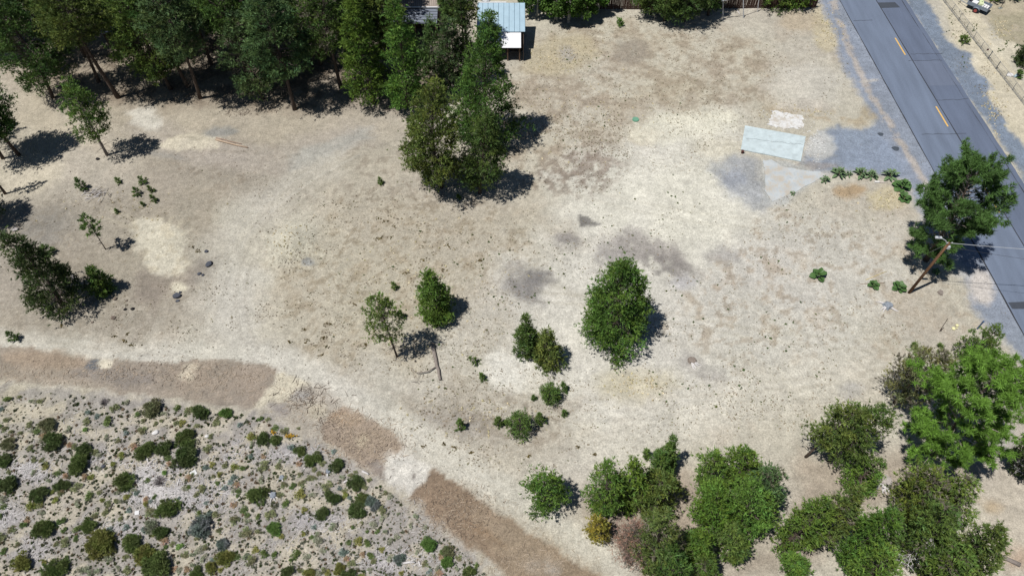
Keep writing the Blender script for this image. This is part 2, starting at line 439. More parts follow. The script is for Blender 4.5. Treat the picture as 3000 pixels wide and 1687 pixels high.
paint([(2660,-60),(2712,0),(2738,39),(2756,78),(2784,124),(2820,150),(2848,160),(2842,186),(2862,214),(2888,231),(2905,252),(2884,273),(2925,330),(2956,380),(2990,419),(3025,450),(3160,600),(3050,620),(2930,407),(2832,279),(2760,178),(2640,-20)], (122,138,160), .9, .35, .5)
# drive of worn concrete and stains
paint([(2095,485),(2160,455),(2235,478),(2250,520),(2245,585),(2200,600),(2120,560),(2075,515)], (160,166,175), .72, .9, 1.2)
paint(ell(2150,520,40,25), (146,152,164), .6, .5, .5)
paint(ell(2230,600,30,22), (150,155,162), .6, .4, .4)
paint([(2240,470),(2310,470),(2425,508),(2300,600),(2235,600)], (186,186,186), .8, .5, .4)
paint(ell(2350,310,80,20), (205,192,178), .6, .5, .5)
paint(ell(2400,430,40,45), (212,208,204), .75, .4, .5)
paint(ell(2400,487,70,9,5), (165,150,140), .6, .2, .3, brk=.4)
# chipped bark strip
paint([(0,1008),(120,1022),(200,1043),(300,1053),(500,1058),(700,1052),(790,1072),(812,1088),(800,1112),(776,1150),(742,1192),(600,1180),(400,1152),(260,1142),(100,1122),(0,1116),(-200,1100),(-200,995)], (168,150,134), .96, .12, .38)
paint([(500,1066),(700,1058),(812,1090),(742,1190),(600,1176),(480,1130)], (170,147,128), .5, .5, .5, brk=.42)
paint(ell(140,1050,130,26,5), (180,150,124), .6, .5, .5)
paint(ell(330,1100,120,25,5), (152,140,134), .6, .4, .4)
paint(ell(276,1066,26,15,-10), (112,116,120), .9, .12, .15)
paint(ell(308,1066,22,16), (228,214,188), .95, .1, .15)
paint(ell(560,1076,26,11), (215,198,172), .8, .15, .2)
paint(ell(547,1103,26,14), (215,198,172), .8, .15, .2)
paint([(814,1090),(870,1108),(905,1124),(862,1165),(850,1182),(782,1196),(744,1194),(772,1150)], (218,204,176), .9, .3, .45)
paint([(782,1192),(850,1160),(900,1122),(960,1138),(1000,1178),(1022,1202),(962,1240),(952,1290),(900,1292),(832,1242)], (184,170,154), .9, .5, .5)
paint(ell(810,1200,38,20,20), (158,146,142), .8, .3, .3)
paint(ell(930,1200,30,22), (205,190,162), .7, .3, .3)
paint(ell(880,1160,30,14), (165,160,160), .6, .3, .3)
paint([(945,1237),(997,1197),(1026,1200),(1069,1224),(1110,1247),(1145,1262),(1178,1295),(1190,1318),(1133,1343),(1127,1371),(1143,1408),(1104,1398),(1058,1368),(988,1312),(950,1281)], (172,148,128), .96, .12, .36)
paint(ell(1010,1225,40,14,15), (190,150,112), .7, .3, .3)
paint(ell(1062,1290,20,18), (215,196,164), .9, .15, .2)
paint([(1075,1352),(1110,1346),(1132,1378),(1142,1408),(1104,1398)], (146,130,122), .85, .2, .2)
paint([(1133,1342),(1188,1318),(1232,1340),(1277,1370),(1262,1386),(1240,1402),(1222,1427),(1212,1442),(1180,1442),(1150,1420),(1127,1371)], (230,221,209), .93, .35, .5)
paint(ell(1180,1350,25,14), (205,198,188), .7, .3, .3)
paint(ell(1213,1395,7,10), (140,125,118), .8, .1, .12)
paint([(1277,1372),(1302,1390),(1356,1425),(1411,1472),(1469,1510),(1500,1520),(1547,1560),(1617,1600),(1694,1650),(1750,1688),(1800,1740),(1540,1740),(1488,1684),(1430,1643),(1372,1608),(1352,1580),(1255,1514),(1197,1456),(1222,1419)], (150,121,97), .96, .12, .36)
paint([(1400,1500),(1500,1524),(1617,1602),(1750,1690),(1500,1690),(1440,1600)], (172,148,124), .75, .8, .6)
paint(ell(1420,1560,70,10,35), (160,124,92), .6, .3, .3)
paint(ell(1600,1670,60,25,20), (176,164,156), .7, .5, .5, brk=.42)
# scrub field
field = [(-300,1120),(0,1118),(260,1146),(600,1186),(742,1198),(832,1246),(950,1296),(1058,1374),(1130,1412),(1200,1462),(1350,1590),(1490,1700),(1500,1760),(-300,1760)]
paint(field, (203,189,167), .88, .6, .6)
paint(field, (168,159,155), .85, .4, .4, brk=.45)
paint(field, (150,140,134), .5, .4, .4, brk=.55, fine=True)
for e in ((90,1378,70,35),(10,1505,60,35),(440,1440,90,40),(560,1450,110,40),(340,1560,90,30),(100,1620,50,40),(520,1370,60,25),(300,1345,60,25),(860,1330,80,25),(1150,1640,110,30),(950,1530,90,30),(700,1330,70,30)):
    paint(ell(*e), (176,168,172), .75, .6, .7, brk=.42)
for e in ((470,1355,22,28),(270,1400,45,22),(340,1500,35,16),(100,1200,60,20),(860,1620,20,25),(640,1250,40,15),(160,1260,50,22),(700,1460,30,20),(900,1470,50,18)):
    paint(ell(*e), (216,201,173), .65, .5, .5)
# small mottling everywhere
bri = 1 + 0.16 * (n_mid - .5) * 2 + 0.14 * (n_fin - .5) * 2
col *= bri[:, None]
col[:, 2] *= (1 + 0.05 * (n_big - .5) * 2)
col = np.clip(col, 0.01, 0.62)
veg = np.full(len(gx), .18)
for e, v_ in ((ell(1880,300,420,260), 1.0), (ell(1240,840,340,300), .9), (ell(1450,1230,330,140), .9), (ell(330,800,380,260), .55), (ell(2450,850,420,200), .6), (ell(600,550,400,140), .45), (ell(2300,1150,420,120), .4), (ell(2600,590,160,70), .9), (ell(2400,110,120,110), .8), (ell(850,740,110,80), .8), (ell(1950,1230,300,110), .5), (field, .75), (ell(400,1090,460,50), .7), (ell(1070,1300,110,70), .8), (ell(1480,1590,260,130), .7)):
    idx_, m_ = pmask(e, 2.0, 2.0); veg[idx_] = np.maximum(veg[idx_], v_ * m_)
for e in (ell(1190,1390,60,50), ell(2270,420,90,60), ell(1950,560,160,60), ell(460,730,70,70), [(2380,-60),(2565,350),(2600,505),(2740,700),(2960,1010),(3200,1300),(3300,1100),(2600,-60)]):
    idx_, m_ = pmask(e, .6, .6); veg[idx_] *= 1 - .8 * m_
me = bpy.data.meshes.new('ground')
nv = NX * NY
me.vertices.add(nv)
me.vertices.foreach_set('co', np.stack([gx, gy, gz], 1).astype(np.float32).ravel())
ii = np.arange(nv).reshape(NY, NX)
quads = np.stack([ii[:-1, :-1], ii[:-1, 1:], ii[1:, 1:], ii[1:, :-1]], -1).reshape(-1, 4).astype(np.int32)
me.loops.add(quads.size); me.polygons.add(len(quads))
me.loops.foreach_set('vertex_index', quads.ravel())
me.polygons.foreach_set('loop_start', np.arange(0, quads.size, 4, dtype=np.int32))
me.polygons.foreach_set('use_smooth', np.ones(len(quads), dtype=bool))
ca = me.color_attributes.new('Col', 'FLOAT_COLOR', 'POINT')
ca.data.foreach_set('color', np.concatenate([col, np.ones((nv, 1))], 1).astype(np.float32).ravel())
va = me.attributes.new('Veg', 'FLOAT', 'POINT'); va.data.foreach_set('value', veg.astype(np.float32))
me.update(calc_edges=True)
def soil_material():
    m = bpy.data.materials.new('soil'); m.use_nodes = True
    nt = m.node_tree; b = nt.nodes['Principled BSDF']
    b.inputs['Roughness'].default_value = 0.95; b.inputs['Specular IOR Level'].default_value = 0.15
    at = nn(nt, 'ShaderNodeAttribute', attribute_name='Col')
    tc = nn(nt, 'ShaderNodeTexCoord')
    def noise(sc, det, rough=.6):
        n = nn(nt, 'ShaderNodeTexNoise'); n.inputs['Scale'].default_value = sc
        n.inputs['Detail'].default_value = det; n.inputs['Roughness'].default_value = rough
        nt.links.new(tc.outputs['Object'], n.inputs['Vector']); return n.outputs['Fac']
    def ramp(src, p0, v0, p1, v1):
        r = nn(nt, 'ShaderNodeMapRange'); r.inputs['From Min'].default_value = p0; r.inputs['From Max'].default_value = p1
        r.inputs['To Min'].default_value = v0; r.inputs['To Max'].default_value = v1
        nt.links.new(src, r.inputs['Value']); return r.outputs['Result']
    def mul(a, b_):
        mm = nn(nt, 'ShaderNodeMath', operation='MULTIPLY')
        nt.links.new(a, mm.inputs[0]); nt.links.new(b_, mm.inputs[1]); return mm.outputs[0]
    f1 = ramp(noise(1.7, 5, .75), .3, .76, .7, 1.20)
    f2 = ramp(noise(6.0, 5, .8), .3, .70, .7, 1.24)
    f3 = ramp(noise(4.1, 4, .7), .60, 1.0, .65, .80)
    f4 = ramp(noise(13.0, 2, .6), .32, .80, .68, 1.18)
    f = mul(mul(mul(f1, f2), f3), f4)
    mx = nn(nt, 'ShaderNodeVectorMath', operation='SCALE')
    # crust, needles and dead grass breaking the sand up
    vg = nn(nt, 'ShaderNodeAttribute', attribute_name='Veg')
    sp = mul(ramp(noise(2.6, 8, .8), .55, 0.0, .60, 1.0), vg.outputs['Fac'])
    s2 = mul(sp, ramp(noise(.35, 3, .6), .35, .25, .6, .75))
    mc = nn(nt, 'ShaderNodeMix', data_type='RGBA')
    nt.links.new(s2, mc.inputs['Factor']); nt.links.new(at.outputs['Color'], mc.inputs['A']); mc.inputs['B'].default_value = S4(138, 122, 98)
    nt.links.new(mc.outputs['Result'], mx.inputs[0]); nt.links.new(f, mx.inputs['Scale'])
    nt.links.new(mx.outputs[0], b.inputs['Base Color'])
    bp = nn(nt, 'ShaderNodeBump'); bp.inputs['Strength'].default_value = .55; bp.inputs['Distance'].default_value = .08
    nt.links.new(noise(3.0, 6, .7), bp.inputs['Height'])
    nt.links.new(bp.outputs['Normal'], b.inputs['Normal'])
    return m
ground = tag(mesh_obj('ground', me, soil_material()), kind='structure')

# ------------------------------------------------------------------ road
def road_x(y): return 46.35 - 0.0533 * (y - 58.3)
def asphalt(name, c, patchy):
    m = bpy.data.materials.new(name); m.use_nodes = True
    nt = m.node_tree; b = nt.nodes['Principled BSDF']
    b.inputs['Roughness'].default_value = .85; b.inputs['Specular IOR Level'].default_value = .3
    tc = nn(nt, 'ShaderNodeTexCoord')
    mp = nn(nt, 'ShaderNodeMapping'); mp.inputs['Scale'].default_value = (1, .12, 1)
    nt.links.new(tc.outputs['Object'], mp.inputs['Vector'])
    n1 = nn(nt, 'ShaderNodeTexNoise'); n1.inputs['Scale'].default_value = 1.3; n1.inputs['Detail'].default_value = 5
    nt.links.new(mp.outputs['Vector'], n1.inputs['Vector'])
    n2 = nn(nt, 'ShaderNodeTexNoise'); n2.inputs['Scale'].default_value = 9; n2.inputs['Detail'].default_value = 6; n2.inputs['Roughness'].default_value = .75
    nt.links.new(tc.outputs['Object'], n2.inputs['Vector'])
    ad = nn(nt, 'ShaderNodeMath', operation='ADD'); nt.links.new(n1.outputs['Fac'], ad.inputs[0]); nt.links.new(n2.outputs['Fac'], ad.inputs[1])
    r = nn(nt, 'ShaderNodeMapRange'); r.inputs['From Min'].default_value = .7; r.inputs['From Max'].default_value = 1.3
    r.inputs['To Min'].default_value = 1 - patchy; r.inputs['To Max'].default_value = 1 + patchy
    nt.links.new(ad.outputs[0], r.inputs['Value'])
    sc = nn(nt, 'ShaderNodeVectorMath', operation='SCALE'); sc.inputs[0].default_value = tuple(c)
    nt.links.new(r.outputs['Result'], sc.inputs['Scale']); nt.links.new(sc.outputs[0], b.inputs['Base Color'])
    bp = nn(nt, 'ShaderNodeBump'); bp.inputs['Strength'].default_value = .3; bp.inputs['Distance'].default_value = .02
    n3 = nn(nt, 'ShaderNodeTexNoise'); n3.inputs['Scale'].default_value = 30
    nt.links.new(tc.outputs['Object'], n3.inputs['Vector']); nt.links.new(n3.outputs['Fac'], bp.inputs['Height']); nt.links.new(bp.outputs['Normal'], b.inputs['Normal'])
    return m
ASPH = asphalt('asphalt', S(117, 129, 149), .18)
ASPHD = asphalt('dark_asphalt', S(105, 116, 137), .18)
PATCH = asphalt('patch_asphalt', S(74, 80, 90), .15)
CRACK = mat('crack_tar', S(58, 60, 66), .9, .2, 4)
rng = np.random.RandomState(5)
def strip(name, off0, off1, z, m, parent, jit=0.0, y0=-500, y1=700, step=.6):
    yy = np.concatenate([[y0, y0 / 2, 0, 5], np.arange(10, 95, step), [110, 200, y1]])
    b = MB(); vs_ = []; fs_ = []
    j0 = (fbm(yy, yy * 0 + off0, .5, 4, 3) - .5) * 2 * jit; j1 = (fbm(yy, yy * 0 + 9 + off1, .5, 4, 8) - .5) * 2 * jit
    for i, y in enumerate(yy):
        vs_ += [(road_x(y) + off0 + j0[i], y, z), (road_x(y) + off1 + j1[i], y, z)]
        if i: fs_.append((2 * i - 2, 2 * i - 1, 2 * i + 1, 2 * i))
    b.add(vs_, fs_)
    return b.build(name, m, parent)
road = tag(strip('road', -4.1, 0.45, .012, ASPH, None, .06), kind='structure')
strip('lane', 0.43, 4.2, .016, ASPHD, road, .10)
strip('seam', 0.40, 0.50, .021, CRACK, road, .03)
strip('edge_crack', -4.16, -4.06, .021, CRACK, road, .06)
strip('edge_crack', 3.6, 3.66, .022, CRACK, road, .10)
PAINTY = mat('yellow_road_paint', S(240, 196, 112), .6, .15, 5)
for k in range(-2, 9):
    y1 = 70.5 - 12.2 * (k - 0) + 0.0
    if y1 < 5: continue
    b = MB(); xa = road_x(y1); xb = road_x(y1 + 3.2)
    b.add([(xa - .08, y1, .024), (xa + .08, y1, .024), (xb + .08, y1 + 3.2, .024), (xb - .08, y1 + 3.2, .024)], [(0, 1, 2, 3)])
    b.build('lane_dash', PAINTY, road)
def quad(name, pts, z, m, parent=None):
    b = MB(); b.add([(p[0], p[1], z) for p in pts], [tuple(range(len(pts)))]); return b.build(name, m, parent)
LIGHTP = asphalt('light_patch_asphalt', S(112, 122, 142), .15)
quad('road_patch', [P(2672,180), P(2755,178), P(2812,250), P(2722,252)], .0185, LIGHTP, road)
quad('road_patch', [P(2880,500), P(2950,498), P(2985,560), P(2915,562)], .0185, LIGHTP, road)
quad('road_patch', [P(2582, 25), P(2637, 23), P(2622, 8), P(2572, 9)], .026, PATCH, road)
quad('road_patch', [P(2965, 905), P(3060, 905), P(3050, 882), P(2953, 886)], .026, PATCH, road)
for a, b_ in (((2668,160),(2760,158)), ((2745,294),(2838,291)), ((2660,178),(2760,178)), ((2500,62),(2556,60)), ((2700,395),(2830,392)), ((2860,640),(2960,636))):
    p, q = P(*a), P(*b_); pts = []
    for t in np.linspace(0, 1, 9):
        pts.append((p[0] + (q[0] - p[0]) * t, p[1] + (q[1] - p[1]) * t + rng.normal(0, .06), .022))
    bb = MB(); vs_ = []; fs_ = []
    for i, w in enumerate(pts):
        vs_ += [(w[0], w[1] - .025, .023), (w[0], w[1] + .025, .023)]
        if i: fs_.append((2 * i - 2, 2 * i, 2 * i + 1, 2 * i - 1))
    bb.add(vs_, fs_).build('cross_crack', CRACK, road)
OIL = mat('oil_stain', S(78, 86, 96), .9, .2, 5)
for (px, py, r) in ((2580, 394, .3), (2624, 436, .38)):
    c = P(px, py); b = MB()
    b.add([(c[0] + r * (1 + .2 * math.sin(3 * t)) * math.cos(t), c[1] + r * .9 * math.sin(t), .01) for t in np.linspace(0, 6.28, 18)[:-1]], [tuple(range(17))])
    tag(b.build('oil_stain', OIL), kind='structure')

# ------------------------------------------------------------------ concrete
CONC = mat('concrete', S(210, 224, 231), .85, .10, 1.6, .2, 20)
CONC2 = mat('old_concrete', S(208, 213, 215), .9, .16, 1.8, .3, 15)
CHALK = mat('broken_concrete', S(236, 231, 226), .95, .12, 5, .8, 9)
def dirty(name, c, soil, amount, scale):
    m = mat(name, c, .9, .16, scale, .35, 14); nt = m.node_tree; b = nt.nodes['Principled BSDF']
    src = b.inputs['Base Color'].links[0].from_socket
    tc = [n for n in nt.nodes if n.type == 'TEX_COORD'][0]
    n = nn(nt, 'ShaderNodeTexNoise'); n.inputs['Scale'].default_value = .9; n.inputs['Detail'].default_value = 9; n.inputs['Roughness'].default_value = .72
    nt.links.new(tc.outputs['Object'], n.inputs['Vector'])
    r = nn(nt, 'ShaderNodeMapRange'); r.inputs['From Min'].default_value = .62 - amount; r.inputs['From Max'].default_value = .74 - amount; r.inputs['To Max'].default_value = .85
    nt.links.new(n.outputs['Fac'], r.inputs['Value'])
    mx = nn(nt, 'ShaderNodeMix', data_type='RGBA'); nt.links.new(r.outputs['Result'], mx.inputs['Factor']); nt.links.new(src, mx.inputs['A']); mx.inputs['B'].default_value = S4(*soil)
    nt.links.new(mx.outputs['Result'], b.inputs['Base Color']); return m
CONC = dirty('slab_concrete', S(206, 220, 223), (190, 200, 200), .06, 1.4)
CONC2 = dirty('worn_concrete', S(200, 206, 208), (196, 186, 170), .16, 1.8)
CHALK = dirty('chalky_concrete', S(230, 230, 228), (200, 192, 178), .14, 5)
poly = [P(2182, 370)[:2], P(2360, 402)[:2], P(2345, 475)[:2], P(2170, 440)[:2]]
t = thing('concrete_slab', 'smooth pale blue-grey rectangular concrete slab lying in the dirt beside the road', 'slab')
MB().prism(poly, -.05, .10).build('slab', CONC, t)
p0, p1 = P(2178, 405, .105), P(2358, 425, .105)
bb = MB(); vs_ = []; fs_ = []
for i, s_ in enumerate(np.linspace(0.05, .97, 20)):
    c = p0 + (p1 - p0) * s_; c[1] += rng.normal(0, .05)
    vs_ += [(c[0], c[1] - .015, .104), (c[0], c[1] + .015, .104)]
    if i: fs_.append((2 * i - 2, 2 * i, 2 * i + 1, 2 * i - 1))
bb.add(vs_, fs_).build('crack', CRACK, t)
def jag(pts, n_sub, amp, seed):
    r = np.random.RandomState(seed); out = []
    for i in range(len(pts)):
        a = np.array(pts[i]); b = np.array(pts[(i + 1) % len(pts)])
        for k in range(n_sub):
            q = a + (b - a) * k / n_sub; out.append(tuple(q + r.normal(0, amp, 2)))
    return out
t = thing('concrete_pad', 'worn triangular concrete pad with ragged edges below the smooth slab', 'slab')
MB().prism(jag([tuple(P(a, b)[:2]) for a, b in ((2262,592),(2242,560),(2240,500),(2235,470),(2262,468),(2300,492),(2398,503),(2424,512),(2345,556))], 5, .05, 3), -.05, .035).build('slab', CONC2, t)
t = thing('broken_concrete', 'ragged patch of white crumbling concrete just above the smooth slab', 'slab')
MB().prism(jag([tuple(P(a, b)[:2]) for a, b in ((2270,325),(2355,341),(2348,374),(2300,380),(2250,366),(2252,350))], 7, .10, 4), -.05, .05).build('slab', CHALK, t)
r_ = np.random.RandomState(9); b = MB()
for k in range(130):
    c = P(2385 + r_.normal(0, 16), 420 + r_.normal(0, 22)); s_ = r_.uniform(.04, .16)
    b.box((c[0], c[1], .02), (s_, s_ * r_.uniform(.5, 1), .06), (0, 0, r_.uniform(0, 3)))
for k in range(60):
    c = P(2300 + r_.normal(0, 40), 352 + r_.normal(0, 18)); s_ = r_.uniform(.04, .14)
    b.box((c[0], c[1], .05), (s_, s_ * r_.uniform(.5, 1), .06), (r_.uniform(-.3, .3), 0, r_.uniform(0, 3)))
tag(b.build('concrete_rubble', CHALK), label='white concrete crumbs scattered at the end of the slab', kind='stuff')
# green lid
c = P(1862, 351); t = thing('septic_lid', 'round green plastic access lid set flush in the dry dirt', 'lid', c)
a_ = np.linspace(0, 2 * np.pi, 25)[:-1]
MB().prism([(.36 * math.cos(q), .36 * math.sin(q)) for q in a_], -.05, .07).build('rim', mat('green_plastic', S(120, 172, 145), .5, .1, 3), t)
MB().prism([(.29 * math.cos(q), .29 * math.sin(q)) for q in a_], .0, .10).build('cover', MATS['green_plastic'], t)
c = P(2174, 449); t = thing('pipe_stub', 'short rusty capped pipe standing at the corner of the slab', 'pipe', c)
MB().tube([(0, 0, -.1), (0, 0, .28)], .13, 12).build('pipe', mat('rust', S(96, 62, 55), .8, .3, 12), t)
MB().tube([(0, 0, .28), (0, 0, .33)], .16, 12).build('cap', MATS['rust'], t)

# ------------------------------------------------------------------ plants
def unit(v): return v / (np.linalg.norm(v, axis=-1, keepdims=True) + 1e-9)
def tufts(r, Pn, D, L, K, out=0.7, spread=0.75, up=0.25, wid=0.24, colr=None, cvar=.18):
    """K pointed needle bunches round every point"""
    N = len(Pn)
    d = D[:, None, :] * out + r.normal(0, spread, (N, K, 3)); d[:, :, 2] += up
    d = unit(d)
    ln = np.asarray(L)[:, None] * r.uniform(.65, 1.15, (N, K))
    side = unit(np.cross(d, r.normal(0, 1, (N, K, 3)))) * (ln * wid * .5)[:, :, None]
    base = Pn[:, None, :] + r.normal(0, .10, (N, K, 3)) * np.asarray(L)[:, None, None]
    V = np.stack([base - side, base + side, base + d * ln[:, :, None]], 2).reshape(-1, 3, 3)
    cc = np.repeat(colr, K, axis=0) * r.uniform(1 - cvar, 1 + cvar, (N * K, 1))
    return V, cc
def tube_tris(p, q, r0, r1):
    """three-sided limbs, arrays of ends"""
    d = unit(q - p); ref = np.where(np.abs(d[:, 2:3]) > .9, np.array([[1., 0, 0]]), np.array([[0, 0, 1.]]))
    a = unit(np.cross(d, ref)); b = np.cross(a, d); T = []
    ang = [0, 2.094, 4.189]
    A = [p + (a * math.cos(t) + b * math.sin(t)) * r0[:, None] for t in ang]
    B = [q + (a * math.cos(t) + b * math.sin(t)) * r1[:, None] for t in ang]
    for k in range(3):
        k2 = (k + 1) % 3
        T.append(np.stack([A[k], A[k2], B[k2]], 1)); T.append(np.stack([A[k], B[k2], B[k]], 1))
    return np.concatenate(T)
GREENS = dict(forest=(80, 106, 52), forest2=(92, 112, 56), blue=(84, 108, 64), bright=(92, 122, 52), olive=(100, 120, 58),
              dark=(66, 86, 46), grey=(116, 128, 90), pond=(94, 134, 54), sap=(92, 118, 58), rust=(142, 130, 58), pond2=(80, 106, 52))
def prof(kind, t):
    if kind == 'cone': return (1 - t) ** .75 * sstep(-.12, .16, t) + .05
    if kind == 'tear': return (1 - t) ** .68 * sstep(-.16, .2, t) * 1.02 + .03
    if kind == 'column': return (1 - t ** 2.2) ** .8 * sstep(-.25, .2, t) + .05
    if kind == 'round': return math.sqrt(max(0, 1 - (2 * (t - .42)) ** 2 * .72)) * sstep(-.5, .1, t) * (1 - .25 * t)
    if kind == 'sparse': return (1 - t ** 3) * .8 * sstep(-.3, .35, t) + .1
    return 1 - t
def hull(shape, t):
    t = np.asarray(t, float)
    if shape == 'cone': return np.maximum(1 - t, 0) ** .78 * sstep(-.14, .10, t) + .03
    if shape == 'column': pk, p, q, lo = .30, 1.7, .85, .42
    elif shape == 'tear': pk, p, q, lo = .26, 1.12, .9, .35
    else: pk, p, q, lo = .42, 2.0, .62, .40
    up = np.maximum(1 - (np.maximum(t - pk, 0) / (1 - pk)) ** p, 0) ** q
    return np.where(t > pk, up, 1 - lo * (np.maximum(pk - t, 0) / pk) ** 2) + .02
def hull_crown(r, axis, H, cbh, R, shape, tone_c, tuft, dens, grey, miss, clump_r):
    tt = np.linspace(0.0, 1.0, 60); f = hull(shape, tt)
    area = 2 * math.pi * R * f.mean() * (H - cbh) + math.pi * R * R * .6
    n = int(area / (clump_r ** 2 * 1.75) * dens) + 8
    w = f + .06; cdf = np.cumsum(w); cdf /= cdf[-1]
    t = np.interp(r.uniform(0, 1, n), cdf, tt)
    ph = r.uniform(0, 2 * math.pi, n)
    k1, k2 = r.uniform(0, 6.28, 2)
    lump = 1 + .17 * np.sin(2 * ph + k1 + 5 * t) + .16 * np.sin(4 * ph + k2 - 9 * t) + .12 * np.sin(19 * t + 3 * ph)
    if H > 4:
        lay = .62; k_ = (H - cbh) / lay; t = np.clip((np.floor(t * k_) + .5 + r.normal(0, .17, n)) / k_, 0, 1)
    rad = R * hull(shape, t) * lump * (1 - .52 * r.uniform(0, 1, n) ** 1.5) * .92
    keep = np.ones(n, bool)
    for _ in range(4):
        a = r.uniform(0, 6.28); h0 = r.uniform(.05, .75)
        keep &= ~((np.abs((ph - a + math.pi) % (2 * math.pi) - math.pi) < .55) & (np.abs(t - h0) < miss * .5))
    t, ph, rad = t[keep], ph[keep], rad[keep]; n = len(t)
    h = cbh + (H - cbh) * t
    ax = np.array([axis(a) for a in h])
    out = np.stack([np.cos(ph), np.sin(ph), np.zeros(n)], 1)
    cen = ax + out * rad[:, None]
    m = max(5, int((clump_r / tuft) ** 2 * 4.6))
    tint = r.uniform(.62, 1.34, n); warm = r.uniform(.88, 1.16, n)
    base = tone_c[None] * tint[:, None] * np.stack([warm, np.ones(n), 1 / warm], 1)
    gr = r.uniform(0, 1, n) < grey
    base[gr] = np.array(S(146, 140, 122)) * r.uniform(.7, 1.1, (gr.sum(), 1))
    j = np.repeat(np.arange(n), m)
    off = r.normal(0, 1, (n * m, 3)) * np.array([.62, .62, .26]) * clump_r * r.uniform(.7, 1.25, n)[j][:, None]
    lat = off @ np.array([0, 0, 1.0])
    Pn = cen[j] + off; Pn[:, 2] -= .10 * np.linalg.norm(off[:, :2], axis=1)
    D = unit(out[j] * .7 + off / clump_r * .5 + np.array([0, 0, .55]))
    L = tuft * r.uniform(.6, 1.35, n * m)
    CC = base[j] * r.uniform(.85, 1.15, (n * m, 1))
    st = np.array([axis(max(0.1, a)) for a in h - .22 * rad - .05])
    return Pn, D, L, CC, st, cen, rad
def pine(name, label, base, H, R, top=None, cb=.2, shape='cone', tone='forest', seed=1, tuft=.27, K=6, bpm=5.5, dens=1.0,
         trunk_r=None, group=None, bark=None, clump=1.0, cat='tree', wid=.27, ball=False, grey=0.0, cvar=.2, miss=.12, clump_r=None):
    r = np.random.RandomState(seed)
    base = np.asarray(base, float)
    lean = np.zeros(2) if top is None else (np.asarray(top, float)[:2] - base[:2])
    o = thing(name, label, cat, base, 0, group)
    use_hull = not ball and shape in ('column', 'cone', 'tear', 'round') and H > 1.9 and name != 'bush'
    R = R * (1.0 if use_hull else 1.2 if ball else (1.3 if H > 9.5 else 1.14) if shape == 'column' else 1.2 if shape == 'cone' else 1.08)
    bend = r.normal(0, .02 * H, 2)
    def axis(h):
        t = h / H
        return np.array([lean[0] * t + bend[0] * math.sin(t * 3.1), lean[1] * t + bend[1] * math.sin(t * 3.1), h])
    tr = trunk_r or (.012 * H + .035)
    hs = np.linspace(-.25, H * .97, 9)
    MB().tube([axis(h) for h in hs], [max(.015, tr * (1 - max(h, 0) / H * .92) * (1.25 if h < .2 else 1)) for h in hs], 8).build('trunk', bark or BARK, o, smooth=True)
    cbh = cb * H; n = int((H - cbh) * bpm * clump) + 6
    tone_c = np.array(S(*GREENS[tone])) * (1.5 if ball else 1.55); tone_c = tone_c * r.uniform(.88, 1.12) * np.array([r.uniform(.9, 1.12), 1, r.uniform(.85, 1.1)])
    Pn = []; D = []; L = []; CC = []; bp = []; bq = []; b0 = []; b1 = []
    if use_hull:
        n = 0
        p_, d_, l_, c_, s_, e_, rd = hull_crown(r, axis, H, cbh, R, shape, tone_c, tuft, dens, grey, miss, clump_r or min(.42, max(.2, R * .24)))
        Pn.append(p_); D.append(d_); L.append(l_); CC.append(c_)
        sel = np.arange(0, len(s_), 2)
        bp = list(s_[sel]); bq = list(e_[sel]); b0 = list(.012 + .010 * rd[sel]); b1 = [.007] * len(sel)
    hole = r.uniform(0, 6.28, 3); holeh = r.uniform(0, .8, 3)
    for i in range(n):
        t = ((i + r.uniform(0, 1)) / n) ** .92
        h = cbh + (H - cbh) * t
        phi = i * 2.39996 + r.normal(0, .35)
        sk = False
        for a, hh in zip(hole, holeh):
            if abs(((phi - a + math.pi) % (2 * math.pi)) - math.pi) < .5 and abs(t - hh) < miss: sk = True
        if sk: continue
        ln = R * prof(shape, t) * r.uniform(.68, 1.12)
        if r.rand() < .06: ln *= 1.22
        el = math.radians(-12 + 46 * t + r.normal(0, 8))
        if shape == 'round': el = math.radians(2 + 42 * t + r.normal(0, 9))
        st = axis(h)
        dirh = np.array([math.cos(phi), math.sin(phi), 0])
        end = st + dirh * ln * math.cos(el) + np.array([0, 0, ln * (math.sin(el) + .10)])
        bp.append(st); bq.append(end); b0.append(min(.02 + .012 * ln, .06)); b1.append(.008)
        nt_ = max(3, int(ln / tuft * (3.4 if ball else 3.7) * dens))
        s0 = .38 if ball else .22 if shape != 'sparse' else .42
        s_ = r.uniform(s0, 1.0, nt_) ** .8
        lat = np.cross(dirh, [0, 0, 1.0])
        pts = st + (end - st) * s_[:, None] + lat * (r.normal(0, .17 if not ball else .24, nt_) * ln * (1.15 - s_) )[:, None]
        pts[:, 2] += r.normal(0, .045, nt_) * ln + .06 * ln * s_ ** 2
        bc = tone_c * r.uniform(.82, 1.2)
        if r.rand() < grey: bc = np.array(S(146, 140, 122)) * r.uniform(.7, 1)
        Pn.append(pts); D.append(np.tile(dirh * .8 + np.array([0, 0, .55]), (nt_, 1)))
        L.append(tuft * r.uniform(.55, 1.35, nt_)); CC.append(bc[None] * r.uniform(.85, 1.18, (nt_, 1)))
    # leader
    k = max(3, int(4 * dens))
    hh = np.linspace(H * .93, H, k)
    Pn.append(np.array([axis(a) for a in hh])); D.append(np.tile([0, 0, 1.0], (k, 1))); L.append(np.full(k, tuft * .8)); CC.append(np.tile(tone_c, (k, 1)))
    Pn = np.concatenate(Pn); D = unit(np.concatenate(D)); L = np.concatenate(L); CC = np.concatenate(CC)
    if ball: V, c = tufts(r, Pn, D, L, K, .28, .85, .2, wid, CC, cvar)
    else: V, c = tufts(r, Pn, D, L, min(K, 6) if use_hull else K, .75, .62, .22, wid, CC, cvar)
